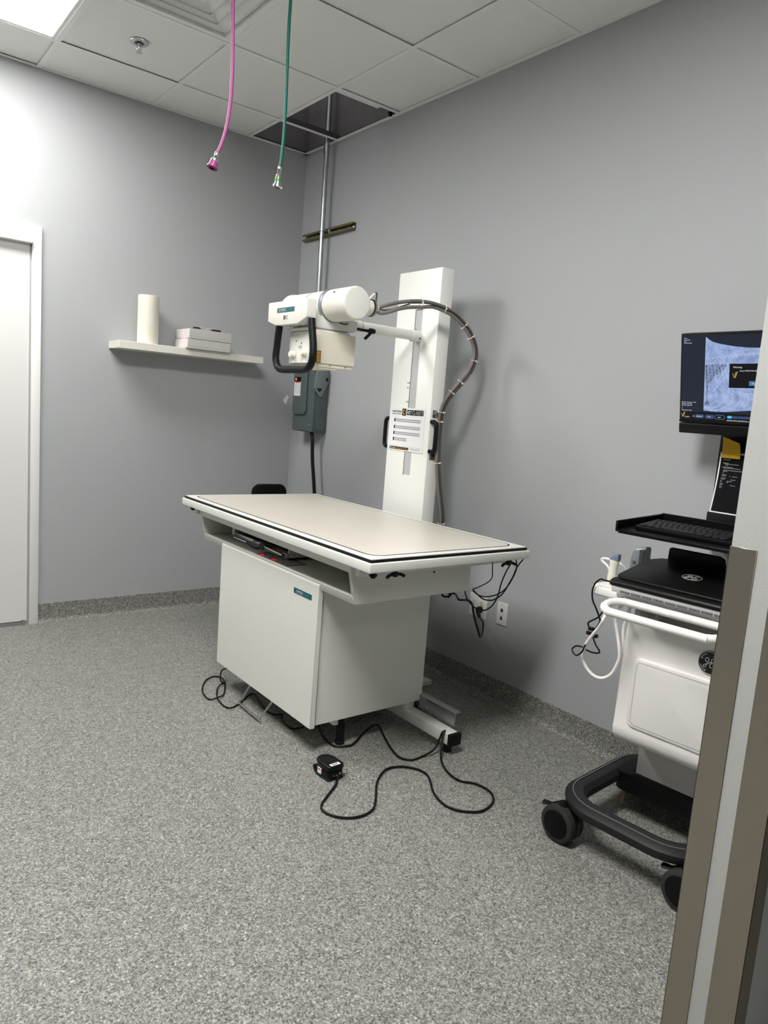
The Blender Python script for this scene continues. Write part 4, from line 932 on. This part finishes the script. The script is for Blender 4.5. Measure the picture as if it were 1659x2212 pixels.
t = thing('ultrasound_probe', 'white handheld ultrasound probe with blue tip upright in cart holder', 'probe', tuple(CM @ Vector((-.262, .045, .83))), CR)
pm = CM @ Matrix.Translation((-.270, .04, .832)) @ Matrix.Rotation(math.radians(4), 4, 'Y') @ Matrix.Diagonal((.92, .75, .90, 1))
obj('body', MB().lathe([(0, 0), (.011, 0), (.0140, .010), (.0165, .034), (.0160, .055), (.0150, .070), (.0165, .086), (.0190, .096), (.0185, .102), (0, .102)], 24, pm), M['probe'], t)
obj('tip', MB().prism([(-.0175, .101), (-.0160, .108), (.000, .128), (.0165, .128), (.0180, .106), (.0165, .101)], 'y', -.014, .014, .003, 2, pm), M['probeblue'], t)
WC = [(-.268,.04,.83),(-.240,.0,.80),(-.215,-.073,.749),(-.234,-.066,.708),(-.259,-.059,.672),(-.284,-.051,.628),(-.295,-.044,.587),(-.282,-.037,.551),(-.255,-.030,.527),(-.225,-.023,.524),(-.199,-.016,.543),(-.185,-.009,.577),(-.182,-.001,.614),(-.195,.006,.656),(-.213,.013,.697),(-.226,.020,.732),(-.222,.03,.76),(-.205,.04,.80)]
obj('cable', MB().tube([CM @ Vector(p) for p in WC], .0058, 10, 6), M['cart'], t)
obj('cable', MB().tube([CM @ Vector(p) for p in ((-.205,.06,.80),(-.199,.060,.765),(-.205,.060,.728),(-.211,.060,.691),(-.208,.060,.655),(-.199,.060,.610),(-.185,.07,.58),(-.183,.14,.56))], .0058, 10, 6), M['cart'], t)
obj('cable', MB().tube([CM @ Vector(p) for p in ((-.275,.085,.835),(-.289,.08,.86),(-.309,.08,.888),(-.330,.08,.901),(-.336,.08,.909),(-.324,.08,.914),(-.306,.08,.914),(-.285,.085,.911),(-.263,.09,.903),(-.249,.10,.888),(-.235,.12,.86))], .0042, 10, 6), M['cart'], t)
t = thing('clip_cord', 'black cord with small black clips dangling at the left of the ultrasound cart', 'cord', tuple(CM @ Vector((-.28, -.02, .59))), CR)
K1 = [(-.245,.03,.850),(-.260,-.015,.858),(-.274,-.02,.860),(-.294,-.02,.839),(-.300,-.02,.809),(-.294,-.02,.780),(-.278,-.02,.756),(-.265,-.02,.733),(-.258,-.02,.716),(-.265,-.022,.695),(-.275,-.024,.675),(-.280,-.03,.655),(-.282,-.06,.628),(-.289,-.062,.604),(-.311,-.06,.586),(-.334,-.05,.598),(-.330,-.03,.609),(-.308,-.02,.608),(-.290,-.03,.606),(-.258,-.04,.608),(-.238,-.04,.613),(-.237,-.04,.622),(-.252,-.04,.637),(-.269,-.035,.660)]
obj('cord', MB().tube([CM @ Vector(p) for p in K1], .0030, 8, 6), M['cable'], t)
obj('cord', MB().tube([CM @ Vector(p) for p in ((-.225,.0,.785),(-.242,-.03,.760),(-.261,-.03,.731),(-.289,-.03,.709),(-.296,-.03,.700),(-.292,-.03,.690))], .0030, 8, 6), M['cable'], t)
for p in ((-.283, -.028, .684), (-.287, -.03, .668), (-.262, -.035, .666)):
    obj('clip', MB().box((p[0]-.010, p[1]-.006, p[2]-.006), (p[0]+.010, p[1]+.006, p[2]+.006), .0015, 1, CM), M['blackp'], t)

# ================================================================== WALL WORKSTATION
t = thing('workstation_mount', 'black wall mount carrying the keyboard tray and monitor above the cart', 'wall mount', (-.03, -3.18, 1.0))
obj('wall_track', MB().box((-.058, -3.262, 1.10), (0, -3.088, 1.66), .003, 2).box((-.075, -3.272, .985), (0, -3.084, 1.102), .004, 2), M['blackp'], t)
TM = Matrix.Translation((-.524, -3.017, 1.036)) @ Matrix.Rotation(math.radians(-85), 4, 'Z') @ Matrix.Rotation(math.radians(1.8), 4, 'X')
tw, td = .60, .325
tr_ = obj('keyboard_tray', MB().box((0, 0, 0), (tw, td, .008), .002, 1, TM).box((0, 0, 0), (.008, td, .036), .002, 1, TM).box((tw-.008, 0, 0), (tw, td, .036), .002, 1, TM).box((0, td-.008, 0), (tw, td, .038), .002, 1, TM).box((.012, -.003, -.004), (tw, .016, .008), .002, 1, TM), M['blackp'], t)
obj('tray_arm', MB().box((-.30, -3.235, 1.008), (-.04, -3.12, 1.036), .003), M['blackp'], t)
obj('monitor_arm', MB().box((-.17, -3.28, 1.49), (-.05, -3.18, 1.60), .01), M['blackp'], t)
# keyboard
t = thing('keyboard', 'black computer keyboard on the black wall-mounted tray', 'keyboard', tuple(TM @ Vector((.25, .12, .009))), math.radians(-85))
KM = TM @ Matrix.Translation((.048, .058, .009)) @ Matrix.Rotation(math.radians(3), 4, 'X')
obj('body', MB().box((-.006, -.008, 0), (.45, .142, .014), .004, 2, KM), M['blackp'], t)
rows = [(0.0, [1.25, 1.25, 1.25, 6.25, 1.25, 1.25, 1.25, 1.25]), (1, [2.25]+[1]*10+[2.75]), (2, [1.75]+[1]*11+[2.25]), (3, [1.5]+[1]*12+[1.5]), (4, [1]*13+[2]), (5.25, [1]*14+[1])]
U = .0190
for r, ws in rows:
    x = .002
    for w in ws:
        obj('key', MB().box((x+.0012, .002+r*.0205, .013), (x+w*U-.0012, .002+r*.0205+.0182, .0185), .0016, 1, KM), M['key'], t)
        x += w*U
for r in range(5):
    for c in range(3):
        if r == 2: continue
        obj('key', MB().box((.300+c*U+.0012, .002+r*.0205, .013), (.300+c*U+U-.0012, .002+r*.0205+.0182, .0185), .0016, 1, KM), M['key'], t)
# monitor, leaning a little forward at the top
lean = math.radians(11.5)
MO = Vector((-.235, -2.990, 1.712))
down = Vector((math.sin(lean), 0, -math.cos(lean))); right = Vector((0, -1, 0))
SM = basis(MO, right, -down)     # x right, y up, z towards the viewer
t = thing('monitor', 'black monitor showing an animal radiograph, right edge hidden by the pillar', 'monitor', tuple(MO+down*.31))
MW, MH = .535, .305
obj('housing', MB().box((0, -MH, -.030), (MW, 0, 0), .003, 2, SM), M['blackp'], t)
obj('chin', MB().box((0, -MH, -.002), (MW, -.296, .0012), .001, 1, SM), M['blackp'], t)
sc_ = obj('screen', MB().box((.006, -.2955, 0), (MW-.006, -.009, .0006), mtx=SM), M['screen_base'], t, smooth=0)
def flat(mb, poly, z): mb.prism(poly, 'z', z-.0003, z, mtx=SM)
def rectp(u0, v0, u1, v1, r=0): return rrect(u0, -v1, u1, -v0, r, 5) if r else [(u0, -v1), (u1, -v1), (u1, -v0), (u0, -v0)]
xb = MB()
topc = [(.0905, .014), (.100, .022), (.115, .031), (.14, .038), (.18, .046), (.23, .052), (.30, .055), (.38, .056), (.46, .050), (.50, .045)]
botc = [(.50, .238), (.42, .246), (.34, .252), (.28, .252), (.22, .258), (.17, .263), (.13, .264), (.0905, .262)]
flat(xb, [(u, -v) for u, v in topc+botc], .0009)
obj('radiograph', xb, M['xray'], sc_, smooth=0)
dk = MB()
flat(dk, [(.091, -.108), (.13, -.104), (.168, -.106), (.158, -.122), (.145, -.134), (.125, -.142), (.118, -.158), (.107, -.166), (.102, -.19), (.102, -.225), (.114, -.244), (.090, -.243), (.0985, -.225), (.0985, -.19), (.093, -.166)], .0011)
obj('lung_shadow', dk, M['lung'], sc_, smooth=0)
bn = MB()
def sline(pts, w, z=.0007): bn.tube([SM @ Vector((u, -v, z)) for u, v in pts], w, 4, 4)
for k in range(14):
    u = .098+k*.0135; v = .090-.0012*k
    bn.tube([SM @ Vector((u+.0062*math.cos(a), -v+.007*math.sin(a), .0007)) for a in [PI*j/7 for j in range(8)]], .0009, 4, 1)
for k in range(7): sline([(.098+k*.011, .10), (.102+k*.012, .125), (.104+k*.014, .150+.004*k)], .0008)
for k in range(6): sline([(.12+k*.022, .180+.004*k), (.135+k*.026, .205), (.13+k*.028, .228), (.11+k*.03, .242)], .0009)
sline([(.092, .249), (.11, .258), (.13, .259), (.155, .252), (.168, .244)], .0012); sline([(.092, .247), (.12, .252), (.15, .243)], .0009)
sline([(.091, .016), (.0905, .26)], .0008); sline([(.160, .148), (.130, .185), (.12, .195)], .0010); sline([(.172, .10), (.150, .14), (.135, .165)], .0010)
obj('bone_lines', bn, M['screen_bone'], sc_, smooth=0)
so = MB()
flat(so, [(.30+.05*math.cos(a)-.04, -.135+.035*math.sin(a)) for a in [2*PI*k/20 for k in range(20)]], .0011)
flat(so, [(.168+.007*math.cos(a), -.175+.022*math.sin(a)) for a in [2*PI*k/20 for k in range(20)]], .0011)
obj('organ_shadow', so, M['screen_soft'], sc_, smooth=0)
bar = MB(); flat(bar, rectp(.0065, .268, MW-.0065, .2955), .0012); flat(bar, rectp(.176, .103, .345, .182, .002), .0026)
obj('tool_bar', bar, M['screen_black'], sc_, smooth=0)
bt = MB()
flat(bt, rectp(.060, .275, .092, .289, .006), .0015); flat(bt, rectp(.096, .275, .128, .289, .006), .0015); flat(bt, rectp(.174, .276, .45, .284, .004), .0015)
obj('button', bt, M['screen_btn'], sc_, smooth=0)
b2 = MB(); flat(b2, rectp(.243, .159, .275, .174, .001), .0030); flat(b2, rectp(.1305, .2745, .1655, .2895, .0065), .0014)
obj('button', b2, M['screen_btn2'], sc_, smooth=0)
b3 = MB(); flat(b3, rectp(.132, .276, .164, .288, .0055), .0017); obj('button', b3, M['screen_black'], sc_, smooth=0)
b4 = MB(); flat(b4, rectp(.174, .276, .190, .284, .0038), .0018); obj('progress_bar', b4, M['screen_cyan'], sc_, smooth=0)
wt = MB()
def tx(s, u, v, size, w=None, z=.0019): wt.text(s, size, SM @ Matrix.Translation((u, -v, z)), width=w)
tx('DOG', .013, .019, .0045, .010); tx('No. 0021348', .013, .0245, .0040, .021); tx('8.0Y', .013, .0295, .0040, .008); tx('Unspecified gender', .013, .034, .0040, .029)
tx('Exposure deviation: -14.2%', .010, .236, .0044, .052); tx('Exposure actual: 767', .010, .2415, .0044, .038); tx('Exposure target: 900', .010, .247, .0044, .038)
tx('Sunday, October 13, 2024', .010, .264, .0040, .037); tx('5:', .010, .2535, .0036); tx('V:', .010, .2585, .0036)
tx('CLARITY', .022, .2875, .0050, .018); tx('EMERGENCY', .065, .2840, .0045, .022); tx('SAVE', .106, .2840, .0045, .010); tx('NEXT', .142, .2840, .0045, .010)
tx('DETECTOR (DETECH) is sleeping', .174, .2935, .0058, .098)
tx('Warning', .188, .117, .0078, .030, .0032); tx('Sensor DETECTOR (DR) is not ready', .211, .128, .0058, .088, .0032); tx('Wait', .252, .169, .0060, .014, .0036)
obj('text', wt, M['screen_white'], sc_, smooth=0)
gm = MB()
def vmark(u, v, s, z=.0020):
    for pts in (((0, .35), (.25, 1), (.62, .15)), ((.50, 1), (.90, .05))):
        gm.tube([SM @ Vector((u+a*s*.8, -(v+b*s), z)) for a, b in pts], s*.032, 6, 1, smooth=False)
vmark(.188, .127, .022, .0032); vmark(.0095, .268, .018)
gm.tube([SM @ Vector((.0545+.0035*math.cos(a), -.2825+.0035*math.sin(a), .0018)) for a in (PI/2, PI*7/6, PI*11/6)], .0006, 4, 1, closed=True, smooth=False)
obj('logo_mark', gm, M['screen_gold'], sc_, smooth=0)
top('soundbar', MB().box((.0, -.344, -.045), (MW, -.3075, .004), .005, 3, SM), M['blackp'], 'black speaker bar mounted under the monitor', 'speaker')

# laminated sheet and sticky note on the wall mount
t = thing('procedure_sheet', 'curled black printed sheet with white border on the wall mount below the monitor', 'sheet', (-.065, -3.175, 1.10))
def bent(d, y0, y1, z0, z1, amp, n=14, skew=0.0):
    m = MB(); A = []
    for k in range(n+1):
        f = k/n; z = z0+(z1-z0)*f; x = -.0605-amp*((1-f)**2)-d; s = skew*(1-f)**2
        A.append(((x, y0+s, z), (x, y1+s, z), (x-.0006, y1+s, z), (x-.0006, y0+s, z)))
    R_ = [[m.bm.verts.new(p) for p in q] for q in A]
    for a, b in zip(R_, R_[1:]):
        for k in range(4): m.bm.faces.new((a[k], a[(k+1) % 4], b[(k+1) % 4], b[k]))
    m.bm.faces.new(R_[0]); m.bm.faces.new(R_[-1]); bmesh.ops.recalc_face_normals(m.bm, faces=m.bm.faces[:]); return m
obj('border', bent(0, -3.257, -3.098, 1.102, 1.318, .016, skew=.004), M['paper'], t)
obj('black_print', bent(.0008, -3.253, -3.103, 1.107, 1.312, .0155, skew=.004), M['ink'], t)
pt = MB(); random.seed(3)
def ptx(s, y, z, size, w):
    f = (z-1.102)/.216; pt.text(s, size, basis((-.0605-.016*(1-f)**2-.0022, y, z), (0, -1, 0), (.12*(1-f), 0, 1)), width=w)
ptx('VET CLARITY', -3.112, 1.290, .006, .026)
for z, y, w in ((1.279, -3.112, .020), (1.276, -3.118, .050), (1.272, -3.122, .010), (1.264, -3.110, .004), (1.265, -3.116, .034), (1.2615, -3.116, .060), (1.254, -3.116, .070), (1.250, -3.116, .016), (1.245, -3.116, .004), (1.238, -3.114, .018), (1.2335, -3.114, .016), (1.2335, -3.142, .004), (1.2335, -3.152, .018), (1.226, -3.113, .018), (1.222, -3.113, .015), (1.222, -3.148, .018), (1.216, -3.112, .006), (1.216, -3.136, .018), (1.212, -3.113, .005), (1.212, -3.136, .006), (1.206, -3.112, .012), (1.202, -3.112, .010), (1.202, -3.15, .018), (1.196, -3.112, .010), (1.191, -3.113, .008)):
    f = (z-1.102)/.216; xx = -.0605-.0155*(1-f)**2-.0016
    pt.box((xx-.0004, y-w, z), (xx, y, z+.0017))
pt.box((-.0615-.0005, -3.253, 1.2855), (-.0615, -3.106, 1.2862))
obj('print', pt, M['greybar'], t, smooth=0)
sn = MB(); A = []
for k in range(11):
    f = k/10
    A.append(((-.0645-.012*(1-f)**2-.003, -3.108+.002*f, 1.372-.074*f), (-.0645-.016*(1-f)**2-.003, -3.172, 1.352-.054*f)))
for a, b in zip(A, A[1:]):
    for o in (0, .0005):
        vs = [sn.bm.verts.new((q[0]-o, q[1], q[2])) for q in (a[0], a[1], b[1], b[0])]
        sn.bm.faces.new(vs)
t2 = top('sticky_note', sn, M['sticky'], 'yellow sticky note curling on the wall mount just below the monitor', 'note')

# ------------------------------------------------------------------ corner guards on the end of the partition
gt_ = 1.147
g1 = MB().box((PX-.0022, PY0-.0545, 0), (PX, PY0+.0022, gt_), .0006, 1).box((PX-.0022, PY0, 0), (PX+.055, PY0+.0022, gt_), .0006, 1)
top('corner_guard', g1, M['guard'], 'stainless steel corner guard on the pillar edge nearest the cart', 'corner guard', 'steel corner guards on the pillar')
g2 = MB().box((PX-.0022, PY1-.0022, 0), (PX, PY1+.060, gt_), .0006, 1).box((PX-.0022, PY1-.0022, 0), (PX+.050, PY1, gt_), .0006, 1)
top('corner_guard', g2, M['guard'], 'stainless steel corner guard at the bottom right corner of the photo', 'corner guard', 'steel corner guards on the pillar')

# ================================================================== LIGHT AND CAMERA
w = bpy.data.worlds.new('World'); SC.world = w; w.use_nodes = True
w.node_tree.nodes['Background'].inputs[0].default_value = (.05, .05, .05, 1)
w.node_tree.nodes['Background'].inputs[1].default_value = 0.2

cd = bpy.data.cameras.new('Camera'); cam = bpy.data.objects.new('Camera', cd); COL.objects.link(cam)
cam.location = (-2.59068, -4.39691, 1.36743)
cam.rotation_mode = 'XYZ'
cam.rotation_euler = (math.radians(82.08478), math.radians(-4.369085), math.radians(-37.70678))
cd.sensor_fit = 'VERTICAL'; cd.sensor_height = 24.0
cd.lens = 1559.0458*24.0/2212.0
cd.clip_start = 0.02; cd.clip_end = 50
SC.camera = cam
SC.view_settings.view_transform = 'Standard'
SC.view_settings.look = 'None'
SC.view_settings.gamma = 1.0
SC.view_settings.exposure = 0.08
SC.view_settings.use_curve_mapping = False
